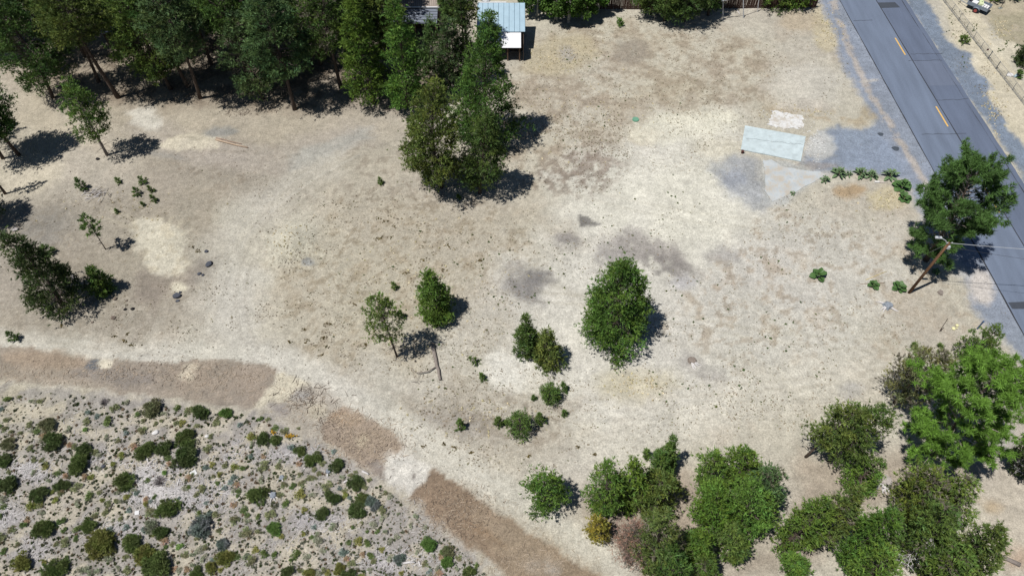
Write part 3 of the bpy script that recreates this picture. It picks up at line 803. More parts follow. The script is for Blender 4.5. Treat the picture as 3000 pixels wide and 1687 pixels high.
    mesh_obj('crown', tri_mesh('crown', V, c), FOL, o)
    if bp:
        T = tube_tris(np.array(bp), np.array(bq), np.array(b0), np.array(b1))
        # dead twigs under the crown
        if cb > .18:
            m_ = int(10 + 8 * cb * H)
            hh = r.uniform(cbh * .35, cbh * 1.25, m_); ph = r.uniform(0, 6.28, m_)
            st = np.array([axis(a) for a in hh]); ln = R * r.uniform(.2, .65, m_)
            en = st + np.stack([np.cos(ph) * ln, np.sin(ph) * ln, r.normal(-.08, .2, m_) * ln], 1)
            T = np.concatenate([T, tube_tris(st, en, np.full(m_, .022), np.full(m_, .006))])
        mesh_obj('branches', tri_mesh('branches', T), TWIG if use_hull else BARKG, o)['kind'] = 'stuff'
    return o
def tree_px(label, base, top=None, hw=50, H=None, name='pine_tree', **kw):
    if kw.get('cb', .2) <= .05 and kw.get('shape') in ('round', 'tear', 'column', 'cone') and top is not None:
        lift = (.42 if hw > 25 else .25) * hw; base = (base[0] + lift * (base[0] - 1500) / 2600, base[1] - lift)   # crown hangs in front of its foot
    b = G(*base); b[2] -= .05
    tp = None
    if top is not None:
        e = P(*top)
        H = CAM_H * (1 - b[1] / e[1]); tp = P(top[0], top[1], H)
    R = hw * mpp(np.array([b[0], b[1], H * .45]))
    return pine(name, label, b, H, R, tp, **kw)
sd = 100
def nx():
    global sd
    sd += 1; return sd

# ---- pines at the forest edge, left to right
T = tree_px
T('low-branched pine at the far left end of the forest edge beside the dirt path', (155,287), H=12.5, hw=92, cb=.18, shape='column', tone='forest', seed=nx(), bpm=6)
T('slender pine in the gap just left of the thick bare trunk at the forest edge', (289,240), H=13, hw=62, cb=.42, shape='column', tone='forest', seed=nx())
T('tall pine with thick bare leaning trunk, rising behind the slim pine on the path', (347,287), H=15.5, hw=90, cb=.5, shape='column', tone='forest2', seed=nx(), trunk_r=.24)
T('pine with dense yellow-green left side overhanging the sunny gap in the forest', (500,262), H=14, hw=88, cb=.2, shape='column', tone='forest2', seed=nx(), bpm=6)
T('pine whose bare trunk shows left of the twin trunks in the forest shade', (550,256), H=14, hw=70, cb=.5, shape='column', tone='forest', seed=nx())
T('pine with slanting bare trunk at the front of the widest forest shadow', (587,289), H=14.5, hw=80, cb=.42, shape='column', tone='blue', seed=nx())
T('tall pine with long exposed trunk in the middle of the forest edge', (733,248), H=15, hw=78, cb=.5, shape='column', tone='forest', seed=nx(), trunk_r=.22)
T('grey-green pine low branched beside the pale stump roots at the forest edge', (770,292), H=11, hw=66, cb=.14, shape='column', tone='blue', seed=nx(), grey=.12)
T('pine with straight trunk base in the sun where the forest edge bulges out', (864,322), H=14.5, hw=92, cb=.32, shape='column', tone='blue', seed=nx(), trunk_r=.22)
T('pine with dark trunk seen through the black gap right of the bulging forest edge', (998,258), H=14.5, hw=70, cb=.42, shape='column', tone='forest', seed=nx(), grey=.15)
T('full bushy pine left of the densest bright green cone at the forest edge', (1095,302), H=13.5, hw=74, cb=.12, shape='cone', tone='bright', seed=nx(), bpm=7)
T('dense bright green cone-shaped pine near the right end of the forest edge', (1192,312), H=14, hw=72, cb=.08, shape='cone', tone='bright', seed=nx(), bpm=8)
T('pale grey-green pine standing between the brown cabin roof and the pale blue shed', (1320,262), (1304,46), 56, cb=.1, shape='cone', tone='blue', seed=nx(), bpm=7, grey=.12)
T('slim grey-green pine right in front of the grey porch roof of the cabin', (1276,238), (1258,38), 46, cb=.06, shape='cone', tone='blue', seed=nx(), bpm=8)
T('dark pine pressed against the left wall of the pale blue metal shed', (1362,245), H=12.0, hw=36, cb=.08, shape='cone', tone='dark', seed=nx(), bpm=7)
T('pointed pine whose tip rises in front of the pale blue shed roof', (1430,405), (1437,28), 118, cb=.08, shape='cone', tone='forest', seed=nx(), bpm=8, K=10)
T('left pine of the pair standing out in the lot below the shed, long left limb', (1293,548), (1272,232), 94, cb=.15, shape='column', tone='forest2', seed=nx(), bpm=6, K=10, trunk_r=.22)
T('right pine of the pair standing out in the lot in front of the shed, narrower', (1405,566), (1425,322), 62, cb=.12, shape='column', tone='forest', seed=nx(), bpm=7, K=10)
# ---- deep forest
back = [(-60,170),(20,120),(95,200),(170,130),(250,165),(60,40),(150,30),(240,60),(420,190),(470,120),(400,40),(540,170),(620,190),(660,110),(580,60),
        (740,160),(820,220),(800,90),(880,150),(940,190),(930,80),(1050,200),(1030,110),(1120,170),(1150,90),(700,20),(500,10),(320,10),(870,15),(1000,15),(1090,20),(1338,170),(1372,180)]
rb = np.random.RandomState(77)
for (a, b_) in back:
    T('dark pine deep in the shaded forest, ' + ('left of the small dark shed' if a < 300 else 'between the small dark shed and the cabin' if a < 1080 else 'around the brown roofed cabin'), (a, b_), H=rb.uniform(11.5, 15.5), hw=rb.uniform(66, 92) if a < 1250 else 40, cb=rb.uniform(.12, .45), shape='column',
      tone=rb.choice(['forest', 'forest2', 'blue', 'dark']), seed=nx(), K=6, tuft=.34, bpm=7, clump_r=.5, group='pines deep in the forest')
# ---- left side
T('slim pine with long bare pale trunk standing alone on the dirt path', (314,454), (192,228), 54, dens=.72, cb=.3, shape='column', tone='sap', seed=nx(), bpm=6, bark=BARKG, K=10)
T('broad pine at the left edge casting the longest shadow on the path, trunk nearest it', (56,455), H=11.5, hw=75, cb=.3, shape='column', tone='forest', seed=nx())
T('pine at the left edge beside the long path shadow, mostly out of the frame', (8,464), H=10.5, hw=70, cb=.28, shape='column', tone='forest', seed=nx(), grey=.2)
T('sparse thin pine at the left edge, casting a narrow feathery shadow', (16,568), H=8, hw=30, cb=.35, shape='sparse', tone='grey', seed=nx(), dens=.7)
T('pine beyond the left edge, above the big dark pine, casting a round black shadow', (-42,645), H=8, hw=70, cb=.1, shape='column', tone='dark', seed=nx())
T('scraggly pine with thin pinkish dry tips at the upper left edge', (-70,420), H=8.5, hw=62, cb=.4, shape='sparse', tone='grey', seed=nx(), grey=.3)
T('big dark pine leaning out of the left edge over its own black shadow', (182,893), (2,690), 92, cb=.06, shape='cone', tone='dark', seed=nx(), bpm=13, K=10, trunk_r=.2)
T('young conical pine standing inside the shadow of the big dark pine', (312,870), (262,780), 34, cb=.02, shape='cone', tone='sap', seed=nx(), bpm=11, tuft=.26, trunk_r=.06)
T('little crooked pine with bare leaning trunk on the brown dirt', (310,731), (243,630), 34, cb=.42, shape='sparse', tone='sap', seed=nx(), bpm=11, tuft=.27, trunk_r=.05, miss=.2)
# ---- middle
T('airy thin-trunked pine beside the fallen log', (1163,1044), (1100,868), 52, cb=.36, shape='round', tone='olive', seed=nx(), bpm=8, tuft=.22, clump_r=.26, dens=.55, trunk_r=.09, miss=.2)
T('dense dark green cone-shaped pine right of the airy pine', (1280,945), (1252,796), 53, cb=.0, shape='tear', tone='bright', seed=nx(), tuft=.22, dens=1.35, miss=0)
T('largest lone pine, full and rounded, in the middle of the bare lot', (1795,1035), (1835,762), 108, cb=.03, shape='tear', tone='bright', seed=nx(), tuft=.25, trunk_r=.2, dens=1.15, clump_r=.46, miss=.06)
T('taller darker pine at the back left of the touching pair by the white dirt patch', (1556,1050), (1541,924), 39, cb=.0, shape='tear', tone='forest', seed=nx(), bpm=14, tuft=.26, miss=.06)
T('shorter olive pine at the front right of the touching pair by the white dirt patch', (1606,1083), (1598,964), 42, cb=.0, shape='tear', tone='olive', seed=nx(), bpm=14, tuft=.26, miss=.06)
# ---- right: long-needled pines
def pond(label, base, top, hw, seed, dens=1.0, tone='pond', bpm=6.5, tuft=.34, K=30):
    return T(label, base, top, hw, name='pine_tree', cb=.16, shape='round', tone=tone, seed=seed, tuft=tuft, K=K, bpm=bpm, dens=dens, wid=.15, ball=True, trunk_r=.22, miss=.06, cvar=.25)
pond('large long-needled pine overhanging the road beside the wooden utility pole', (2712,762), (2862,484), 118, nx(), 1.9, 'pond2', 9.0, .36, 16)
pond('largest bright green long-needled pine with rounded tufts at the right edge', (2735,1332), (2930,1085), 142, nx(), .95, 'pond', 8.5)
# ---- lower right thicket
T('lone round young pine left of the lower right thicket', (1594,1508), (1594,1404), 58, cb=.0, shape='round', tone='bright', seed=nx(), bpm=16, dens=.86, miss=.22, tuft=.23)
T('small yellowish orange-tinged pine below the lone round pine', (1751,1588), (1748,1521), 30, cb=.0, shape='round', tone='rust', seed=nx(), bpm=20, dens=.86, miss=.22, tuft=.18)
T('leftmost bushy pine of the thicket at the bottom centre', (1765,1500), (1782,1368), 53, cb=.0, shape='round', tone='bright', seed=nx(), bpm=14, dens=.86, miss=.22, tuft=.23)
T('bushy pine with a single tall leader in the thicket at the bottom centre', (1838,1495), (1858,1345), 49, cb=.0, shape='tear', tone='bright', seed=nx(), bpm=14, dens=.86, miss=.22, tuft=.23)
T('darker bushy pine at the right of the thicket, its shadow on bare dirt', (1910,1512), (1932,1398), 62, cb=.0, shape='round', tone='forest2', seed=nx(), bpm=13, dens=.86, miss=.22, tuft=.23)
T('narrow upright pine at the top of the thicket, pointing up alone', (1945,1378), (1975,1280), 26, cb=.0, shape='cone', tone='sap', seed=nx(), bpm=16, dens=.86, miss=.22, tuft=.22)
T('small pine just below and left of the narrow upright pine', (1930,1412), (1935,1326), 32, cb=.0, shape='round', tone='sap', seed=nx(), bpm=16, dens=.86, miss=.22, tuft=.22)
T('tiny round pine left of the narrow upright pine', (1893,1344), (1895,1317), 13, cb=.0, shape='round', tone='sap', seed=nx(), bpm=30, dens=.86, miss=.22, tuft=.16, name='pine_sapling')
T('tall loose grey-green pine right of the pink dead pine', (1925,1675), (1950,1502), 63, cb=.0, shape='column', tone='forest2', seed=nx(), bpm=11, dens=.86, miss=.22, tuft=.23, grey=.12)
T('pine at the bottom edge below the loose grey-green pine', (1955,1720), (1970,1612), 46, cb=.0, shape='round', tone='forest', seed=nx(), bpm=11, dens=.86, miss=.22, tuft=.23)
T('bright rounded pine at the upper left of the big green clump', (2085,1445), (2098,1334), 46, cb=.0, shape='round', tone='bright', seed=nx(), bpm=15, dens=.86, miss=.22, tuft=.2)
T('bright domed pine at the top of the big green clump', (2162,1445), (2188,1318), 46, cb=.0, shape='round', tone='bright', seed=nx(), bpm=15, dens=.86, miss=.22, tuft=.2)
T('greyish loose pine at the right side of the big green clump', (2225,1520), (2272,1375), 51, cb=.0, shape='round', tone='blue', seed=nx(), bpm=12, dens=.86, miss=.22, tuft=.22, grey=.2)
T('wide bushy pine at the left of the big green clump', (2085,1575), (2105,1435), 62, cb=.0, shape='round', tone='bright', seed=nx(), bpm=14, dens=.86, miss=.22, tuft=.2)
T('wide bushy pine in the heart of the big green clump', (2175,1580), (2205,1425), 63, cb=.0, shape='round', tone='bright', seed=nx(), bpm=14, dens=.86, miss=.22, tuft=.2)
T('round low pine at the lower left foot of the big green clump', (2045,1665), (2055,1565), 40, cb=.0, shape='round', tone='bright', seed=nx(), bpm=16, dens=.86, miss=.22, tuft=.22)
T('small pine at the lower right foot of the big green clump', (2135,1645), (2150,1550), 39, cb=.0, shape='round', tone='forest2', seed=nx(), bpm=15, dens=.86, miss=.22, tuft=.22)
T('small pine at the bottom edge below the big green clump', (2062,1700), (2070,1628), 32, cb=.0, shape='round', tone='sap', seed=nx(), bpm=16, dens=.86, miss=.22, tuft=.22, grey=.15)
T('long leaning pine left of the bare dirt lane, lower of the two', (2275,1625), (2430,1465), 51, cb=.05, shape='column', tone='bright', seed=nx(), bpm=10, dens=.86, miss=.22, tuft=.23)
T('long leaning pine left of the bare dirt lane, upper of the two', (2345,1590), (2525,1425), 53, cb=.05, shape='column', tone='olive', seed=nx(), bpm=9, dens=.86, miss=.22, tuft=.23, grey=.12)
T('small bright pine at the bottom edge left of the grey dead branches', (2318,1700), (2330,1640), 37, cb=.0, shape='round', tone='bright', seed=nx(), bpm=16, dens=.86, miss=.22, tuft=.22)
T('dark green pine just above the heap of pale wood scraps', (2495,1440), (2585,1345), 46, cb=.0, shape='column', tone='bright', seed=nx(), bpm=12, dens=.86, miss=.22, tuft=.2)
T('spreading pine with its bare lower trunk lying out over the dirt to the left', (2360,1338), (2530,1195), 58, cb=.34, shape='column', tone='olive', seed=nx(), bpm=10, dens=.86, miss=.22, tuft=.23, trunk_r=.1)
T('spreading pine with dark trunk just right of the one with the bare lower trunk', (2428,1350), (2615,1200), 69, cb=.22, shape='column', tone='forest2', seed=nx(), bpm=11, dens=.86, miss=.22, tuft=.23, trunk_r=.1)
T('grey-green thin pine at the upper left of the bright long-needled pine', (2620,1180), (2770,1040), 65, cb=.15, shape='round', tone='grey', seed=nx(), bpm=11, tuft=.23, grey=.2, dens=.8)
T('olive pine leaning out above the bright long-needled pine beside the blue post', (2812,1065), (2925,958), 44, cb=.05, shape='column', tone='olive', seed=nx(), bpm=11, dens=.86, miss=.22, tuft=.23)
T('olive pine at the top left of the lower right corner thicket', (2640,1545), (2745,1395), 69, cb=.05, shape='round', tone='olive', seed=nx(), bpm=10, dens=.86, miss=.22, tuft=.23, grey=.2)
T('pine with stray upright shoots at the top right of the lower right corner thicket', (2700,1560), (2850,1392), 62, cb=.05, shape='column', tone='olive', seed=nx(), bpm=10, dens=.86, miss=.22, tuft=.23, grey=.1)
T('dense bright pine at the left of the lower right corner thicket', (2480,1690), (2625,1505), 60, cb=.03, shape='column', tone='bright', seed=nx(), bpm=12, dens=.86, miss=.22, tuft=.23)
T('pine at the bottom edge left of the dead grey snag', (2520,1740), (2610,1620), 55, cb=.0, shape='round', tone='bright', seed=nx(), bpm=12, dens=.86, miss=.22, tuft=.23)
T('broad pine in the middle of the lower right corner thicket', (2640,1660), (2780,1490), 70, cb=.05, shape='round', tone='forest2', seed=nx(), bpm=10, dens=.86, miss=.22, tuft=.23, grey=.08)
T('pine reaching furthest right in the lower right corner thicket', (2760,1690), (2935,1540), 63, cb=.08, shape='column', tone='forest2', seed=nx(), bpm=10, dens=.86, miss=.22, tuft=.23)
T('brownish olive pine at the bottom edge of the lower right corner thicket', (2720,1740), (2840,1620), 58, cb=.03, shape='round', tone='olive', seed=nx(), bpm=11, dens=.86, miss=.22, tuft=.23, grey=.15)
T('dark spiky pine cut by the right edge beside the bright long-needled pine', (2985,1400), (3030,1280), 40, cb=.0, shape='round', tone='dark', seed=nx(), bpm=10, dens=.86, miss=.22, tuft=.23)
T('dark pine cut by the right edge behind the wire fence', (2995,198), (3012,132), 30, cb=.0, shape='round', tone='dark', seed=nx(), bpm=7, dens=.86, miss=.22, tuft=.3)
# dead pink pine
DEADC = dict(GREENS); GREENS['pink'] = (154, 128, 110); GREENS['twig'] = (150, 138, 140)
T('dead pine with pinkish brown needles and bare twigs', (1865,1655), (1858,1548), 58, cb=.0, shape='round', tone='pink', seed=nx(), bpm=13, tuft=.17, K=5, dens=.8, bark=BARKG, wid=.16, grey=.35, miss=.15)
# top centre
for (bx, by, H, hw, lab) in ((1905,42,8.5,52,'dark pine against the plank fence, left of the two bare trunks'), (1945,62,8,46,'left of the two pines whose bare trunks show against the plank fence'), (2003,64,8.5,48,'right of the two pines whose bare trunks show against the plank fence'), (2075,46,8,36,'pine against the plank fence just left of the white pole frame')):
    T(lab, (bx, by), H=H + 1.2, hw=hw * 1.15, cb=.12, shape='column', tone='forest', seed=nx(), bpm=8)
for (bx, by, H, hw, lab) in ((2268,14,4.5,56,'bushy pine against the plank fence just right of the white pole frame'), (2330,14,4.8,50,'bushy pine at the right end of the plank fence near the road')):
    T(lab, (bx, by), H=H, hw=hw, cb=.02, shape='round', tone='bright', seed=nx(), bpm=9)
for (bx, by, H, hw, lab) in ((2905,2,2.2,30,'green bush at the top edge left of the thin dark pole'), (2962,-2,2.4,26,'green bush at the top edge right of the thin dark pole')):
    T(lab, (bx, by), H=H, hw=hw, cb=0, shape='round', tone='olive', seed=nx(), bpm=16, tuft=.25, name='bush', cat='bush')

# leafy trees by the shed
def leafy(label, base, H, R, tone, seed, nclump=26, group=None):
    r = np.random.RandomState(seed); b = G(*base)
    o = thing('leafy_tree', label, 'tree', b, 0, group)
    mb = MB()
    for k in range(3):
        a = r.uniform(0, 6.28); rr = r.uniform(.05, .5)
        mb.tube([(math.cos(a) * .15 * k, math.sin(a) * .15 * k, -.2), (math.cos(a) * rr * .6, math.sin(a) * rr * .6, H * .45), (math.cos(a) * rr * 1.4, math.sin(a) * rr * 1.4, H * .92)], [.09, .06, .015], 6)
    mb.build('trunk', BARKP, o)
    cc = np.array(S(*tone))
    pts = []; ds = []; cs = []
    for k in range(nclump):
        d = unit(r.normal(0, 1, 3)); c = np.array([0, 0, H * .52]) + d * np.array([R * 1.2, R * 1.2, H * .44]) * r.uniform(.35, 1) ** .6
        n_ = 70; q = unit(r.normal(0, 1, (n_, 3))) * (r.uniform(.2, 1, (n_, 1)) ** .5) * R * .36
        pts.append(c + q); ds.append(unit(q + np.array([0, 0, .2]))); cs.append(np.tile(cc * r.uniform(.75, 1.25), (n_, 1)))
    Pn = np.concatenate(pts); V, c = tufts(r, Pn, np.concatenate(ds), np.full(len(Pn), .24), 3, .5, .8, .1, .8, np.concatenate(cs), .25)
    mesh_obj('crown', tri_mesh('crown', V, c), FOL, o)
    return o
for (bx, by, H, R, lab, sd_) in ((1575,48,6.5,1.7,'leafy tree nearest the right wall of the pale blue shed',1), (1632,62,6.5,1.8,'leafy tree with pale stems, second from the pale blue shed',2),
    (1668,66,6.2,1.6,'leafy tree with the palest slender stems showing, third from the pale blue shed',3), (1705,58,6.0,1.6,'leafy tree, fourth from the pale blue shed',4), (1752,40,5.5,1.4,'leafy tree at the right end of the leafy row, against the plank fence',5), (1545,12,6.5,1.8,'leafy tree standing behind the right corner of the pale blue shed',6), (1475,-28,3.5,1.8,'leafy tree right behind the pale blue shed roof',7)):
    leafy(lab, (bx, by), H, R, (104, 142, 62), 300 + sd_)

# ------------------------------------------------------------------ bushes
def bush_mesh(r, R, Hh, tone, nt_, L, K=7, wid=.26, spiky=.6, cvar=.2):
    nb = 7 + int(nt_ / 90)
    a = r.uniform(0, 6.28, nb); q = r.uniform(.0, 1, nb) ** .5 * .72
    cen = np.stack([np.cos(a) * q, np.sin(a) * q, r.uniform(.12, .75, nb) * (1.05 - q * .55)], 1)
    cen[0] = (0, 0, .45)
    br = r.uniform(.28, .46, nb); tone_b = r.uniform(.78, 1.25, nb); hue = r.uniform(.9, 1.14, nb)
    j = r.randint(0, nb, nt_)
    d = unit(r.normal(0, 1, (nt_, 3))); d[:, 2] = np.where(d[:, 2] < -.2, -d[:, 2], d[:, 2])
    Pn = cen[j] + d * (br[j] * r.uniform(.3, 1, nt_) ** .5)[:, None]
    Pn = Pn * np.array([R, R, Hh]) + np.array([0, 0, .02]); Pn[:, 2] = np.maximum(Pn[:, 2], .02)
    tc_ = np.array(S(*tone)) * 2.35
    cc = tc_[None] * (tone_b[j] * r.uniform(.85, 1.15, nt_))[:, None] * np.stack([hue[j], np.ones(nt_), hue[j]], 1)
    V, c = tufts(r, Pn, d, np.full(nt_, L), K, .8, spiky, .3, wid, cc, cvar)
    return V, c
BUSHT = dict(green=(80, 94, 52), deep=(72, 86, 50), olive=(100, 104, 56), grey=(112, 115, 98), blue=(98, 108, 102), dull=(96, 100, 72), bright=(84, 110, 56), brown=(128, 112, 92), dead=(140, 132, 132))
def stems_tris(r, R, Hh, n, rad=.012):
    a = r.uniform(0, 6.28, n); el = r.uniform(.2, 1.2, n); ln = r.uniform(.6, 1.0, n)
    q = np.stack([np.cos(a) * np.cos(el) * R * ln, np.sin(a) * np.cos(el) * R * ln, np.sin(el) * Hh * ln], 1)
    p = q * r.uniform(.0, .25, (n, 1)); return tube_tris(p, q, np.full(n, rad), np.full(n, rad * .4))
def big_shrub(label, px, py, hw, tone, seed, name='shrub', group=None, flat=.8, spiky=.6):
    r = np.random.RandomState(seed)
    b = G(px, py + hw * .30); R = hw * mpp(b)
    o = thing(name, label, 'shrub', b, 0, group)
    nt_ = int(240 + 420 * min(R, 1.2) ** 2 / .5)
    V, c = bush_mesh(r, R * 1.02, R * flat, BUSHT[tone], nt_, .13 + .07 * R, 7, spiky=spiky)
    mesh_obj('foliage', tri_mesh('foliage', V, c), FOL, o)
    mesh_obj('stems', tri_mesh('stems', stems_tris(r, R, R * flat, 40)), BARKG, o)
    return o
def t9(x, y): return (x * .3886, 1124 + y * .3886)
def t10(x, y): return (750 + x * .3886, 1124 + y * .3886)
BIG = [
 (t9(410,425),75,'deep','round dark shrub below the half-dead grey shrub at the upper left of the scrub'),
 (t9(655,485),62,'deep','upper half of the tall twin dark shrub right of the white debris strip'),
 (t9(590,595),88,'green','lower half of the tall twin dark shrub, wider'),
 (t9(45,745),78,'deep','large dark shrub cut by the left edge halfway down the scrub'),
 (t9(945,725),78,'green','round shrub just left of the big fan of bleached sticks'),
 (t9(1100,490),76,'green','leftmost shrub of the touching row of three above the white-boarded stones'),
 (t9(1245,480),66,'deep','middle shrub of the touching row of three'),
 (t9(1395,405),82,'green','upper shrub of the stacked pair at the right end of the touching row'),
 (t9(1405,540),96,'deep','lower and larger shrub of the stacked pair at the right end of the touching row'),
 (t9(1270,925),82,'green','round shrub at the lower end of the fan of bleached sticks'),
 (t9(480,750),56,'deep','compact shrub below the tall twin dark shrub'),
 (t9(300,825),66,'deep','flat dark shrub left of the compact shrub, near the left edge'),
 (t9(340,1085),88,'green','big shrub below the flat dark one, near the left edge'),
 (t9(680,1045),60,'green','tall narrow shrub left of the small white board'),
 (t9(770,1190),116,'olive','broadest shrub in the lower part of the scrub, olive and lobed'),
 (t9(1005,1185),76,'green','shrub right of the broadest olive shrub, with grey twigs behind it'),
 (t9(1100,1270),82,'olive','upper left half of the large double shrub at the bottom of the scrub'),
 (t9(1200,1350),108,'green','lower right half of the large double shrub at the bottom of the scrub'),
 (t9(1220,1110),56,'deep','dark shrub touching a grey one, right of the small white board'),
 (t9(1150,1065),52,'grey','grey-green shrub touching the dark shrub right of the small white board'),
 (t9(1535,1070),86,'blue','large bluish shrub with radiating stems in the lower scrub'),
 (t9(1520,210),66,'deep','dark shrub nearest the brown strip at the upper middle of the scrub'),
 (t9(1705,215),46,'bright','bright shrub right of the dark one nearest the brown strip'),
 (t9(1150,165),76,'dull','half-dead greyish shrub under the brown strip'),
 (t9(375,300),62,'dull','half-dead grey twiggy shrub at the upper left of the scrub'),
 (t9(190,1315),76,'olive','olive shrub near the lower left corner'),
 (t9(415,1385),92,'green','dark shrub at the bottom edge right of the olive one'),
 (t9(1700,1310),68,'olive','yellowish round shrub in the bottom middle of the scrub'),
 (t9(1680,1210),46,'blue','small bluish shrub atop the yellowish round shrub'),
 (t9(1495,1415),58,'green','dark shrub at the bottom edge, left of a touching pair'),
 (t9(1585,1385),48,'olive','olive shrub at the bottom edge, right of a touching pair'),
 (t9(75,455),56,'dull','dull shrub at the left edge in the upper scrub'),
 (t9(28,570),58,'deep','dark shrub cut by the left edge under the dull one'),
 (t10(45,410),56,'deep','dark shrub left of the yellow flowers'),
 (t10(150,425),40,'green','shrub just below the left yellow flowers'),
 (t10(435,555),62,'green','larger green shrub down-slope of the yellow flowers'),
 (t10(335,500),40,'green','smaller shrub at the upper left of that larger green one'),
 (t10(610,605),56,'deep','shrub with a brown top, closest to the brown strip on its right'),
 (t10(25,820),72,'green','tall green shrub left of the grey stump in the scrub'),
 (t10(755,740),60,'deep','dark shrub right of the small bleached logs'),
 (t10(580,845),58,'deep','shrub with pointed top in the right scrub'),
 (t10(495,965),56,'deep','round dark shrub in the centre of the right scrub'),
 (t10(765,945),66,'deep','left of the three merged dark shrubs'),
 (t10(800,860),50,'green','top of the three merged dark shrubs'),
 (t10(885,890),56,'blue','right of the three merged dark shrubs'),
 (t10(140,1085),52,'bright','bright shrub alone in the lower part right of the yellowish one'),
 (t10(1305,1185),66,'bright','bright flat shrub in the lower right scrub near the brown strip'),
 (t10(1450,1330),48,'bright','lower bright half of the last tall shrub by the brown strip'),
 (t10(1450,1255),46,'dull','upper dull half of the last tall shrub by the brown strip'),
 (t10(1085,1310),46,'blue','bluish shrub just left of the big white root'),
 (t10(1610,1400),46,'green','last shrub in the lower right tip of the scrub'),
 (t10(690,1425),52,'deep','dark shrub at the bottom edge in the right scrub'),
 (t10(620,1385),46,'olive','olive shrub at the upper left of the dark bottom-edge one'),
 (t10(235,1410),50,'deep','pointed dark shrub at the bottom edge'),
 (t10(415,1425),42,'olive','olive shrub at the bottom edge right of the pointed dark one'),
]
for i, (pp, w, tn, lab) in enumerate(BIG):
    big_shrub(lab, pp[0], pp[1], w * .3886 * 1.02, tn, 700 + i)
MIDS = [t9(*q[:2]) + (q[2] * .3886, q[3]) for q in (
 (235,920,50,'olive'),(675,830,42,'green'),(810,275,42,'green'),(585,1080,36,'green'),(470,1025,38,'deep'),(1905,835,46,'green'),(1825,635,32,'green'),(1905,390,40,'olive'),(65,105,32,'green'),
 (1535,775,40,'dull'),(1430,775,26,'green'),(1765,1015,46,'dull'),(1625,985,36,'dull'),(1865,1115,46,'dull'),(1510,975,30,'green'),(260,570,28,'dull'),(85,1095,36,'dull'),(230,480,30,'dull'),
 (1355,1215,28,'bright'),(645,345,28,'bright'),(1250,665,26,'bright'),(690,705,30,'olive'),(750,820,26,'dull'),(770,875,26,'olive'),(800,690,20,'grey'),(1130,950,40,'dull'),(905,1015,26,'dull'),(850,1025,20,'grey'),
 (1400,1285,32,'dull'),(1300,1200,26,'dull'),(1510,1250,36,'grey'),(1540,1310,32,'grey'),(1280,1420,36,'grey'),(580,770,42,'dull'),(635,1385,46,'grey'),(745,1405,30,'grey'),(960,1400,36,'dull'),(890,1385,30,'grey'),
 (490,1190,36,'dull'),(420,1205,26,'dull'),(140,1205,26,'dull'),(30,1255,32,'deep'),(20,1150,36,'dull'),(1240,1180,40,'brown'),(1905,1320,46,'dull'),(1850,1300,36,'grey'),(1660,680,26,'olive'),(1605,605,26,'olive'),
 (1705,610,30,'dull'),(1640,745,26,'deep'),(1610,690,20,'dull'),(1375,285,32,'olive'),(1480,310,26,'dull'),(1085,270,24,'dull'),(1340,180,30,'green'),(85,355,26,'dull'),(35,330,30,'dull'),(155,365,22,'dull'),
 (870,175,42,'dull'),(790,130,46,'dead'),(310,130,28,'dull'),(245,130,30,'grey'),(145,90,20,'dull'),(225,305,28,'dull'),(55,270,30,'dull'),(1075,350,36,'dull'),(660,275,36,'dull'),(1800,800,26,'deep'),(1790,840,22,'deep'),
 (1840,940,30,'deep'),(1865,990,24,'deep'),(1650,1100,30,'dull'),(1180,290,22,'dull'),(1220,275,22,'dull'),(1450,1360,26,'grey'),(1355,1395,26,'grey'),(1210,720,60,'dead'),(970,1150,46,'dead'),(1740,730,28,'blue'),(1700,780,26,'blue'),(1350,860,20,'blue'),(1555,890,20,'blue'),(1140,885,24,'blue'))]
MIDS += [t10(*q[:2]) + (q[2] * .3886, q[3]) for q in (
 (145,325,26,'deep'),(65,610,46,'dull'),(330,825,46,'olive'),(225,905,36,'green'),(275,765,32,'deep'),(340,745,32,'dull'),(540,765,40,'dull'),(955,945,36,'dull'),(110,975,40,'dull'),(445,635,26,'dull'),(470,1185,46,'grey'),
 (770,1175,44,'olive'),(835,1195,36,'green'),(660,1265,40,'blue'),(720,1345,32,'dull'),(860,1290,36,'green'),(70,1270,42,'green'),(140,1285,36,'green'),(305,1285,40,'green'),(375,1290,36,'grey'),(1375,1385,32,'grey'),(1515,1390,26,'grey'),
 (1660,1360,26,'green'),(1530,1310,26,'dull'),(15,995,30,'green'),(365,940,26,'olive'),(355,1125,24,'olive'),(195,1150,22,'olive'),(210,1015,20,'dull'),(260,475,36,'blue'),(590,500,26,'blue'),(400,705,26,'dull'),(430,700,26,'dull'),(470,675,22,'dull'),
 (670,800,22,'dull'),(820,775,26,'dull'),(855,720,22,'dull'),(750,660,18,'dull'),(210,750,30,'dull'),(90,265,20,'dull'),(35,260,26,'deep'),(220,355,36,'dull'),(323,335,16,'dull'),(165,625,32,'dull'),(505,595,26,'dull'),(840,1110,20,'deep'),
 (730,1080,20,'deep'),(800,1040,18,'dull'),(1070,975,20,'grey'),(1200,990,26,'grey'),(1170,1060,26,'grey'),(980,1110,26,'grey'),(1270,1350,32,'dull'),(1340,1300,22,'grey'),(1220,1260,26,'grey'),(1270,1080,22,'grey'),(585,1065,42,'grey'),(425,835,30,'grey'),(890,1060,36,'grey'),(1060,1140,30,'grey'),(980,820,24,'dull'))]
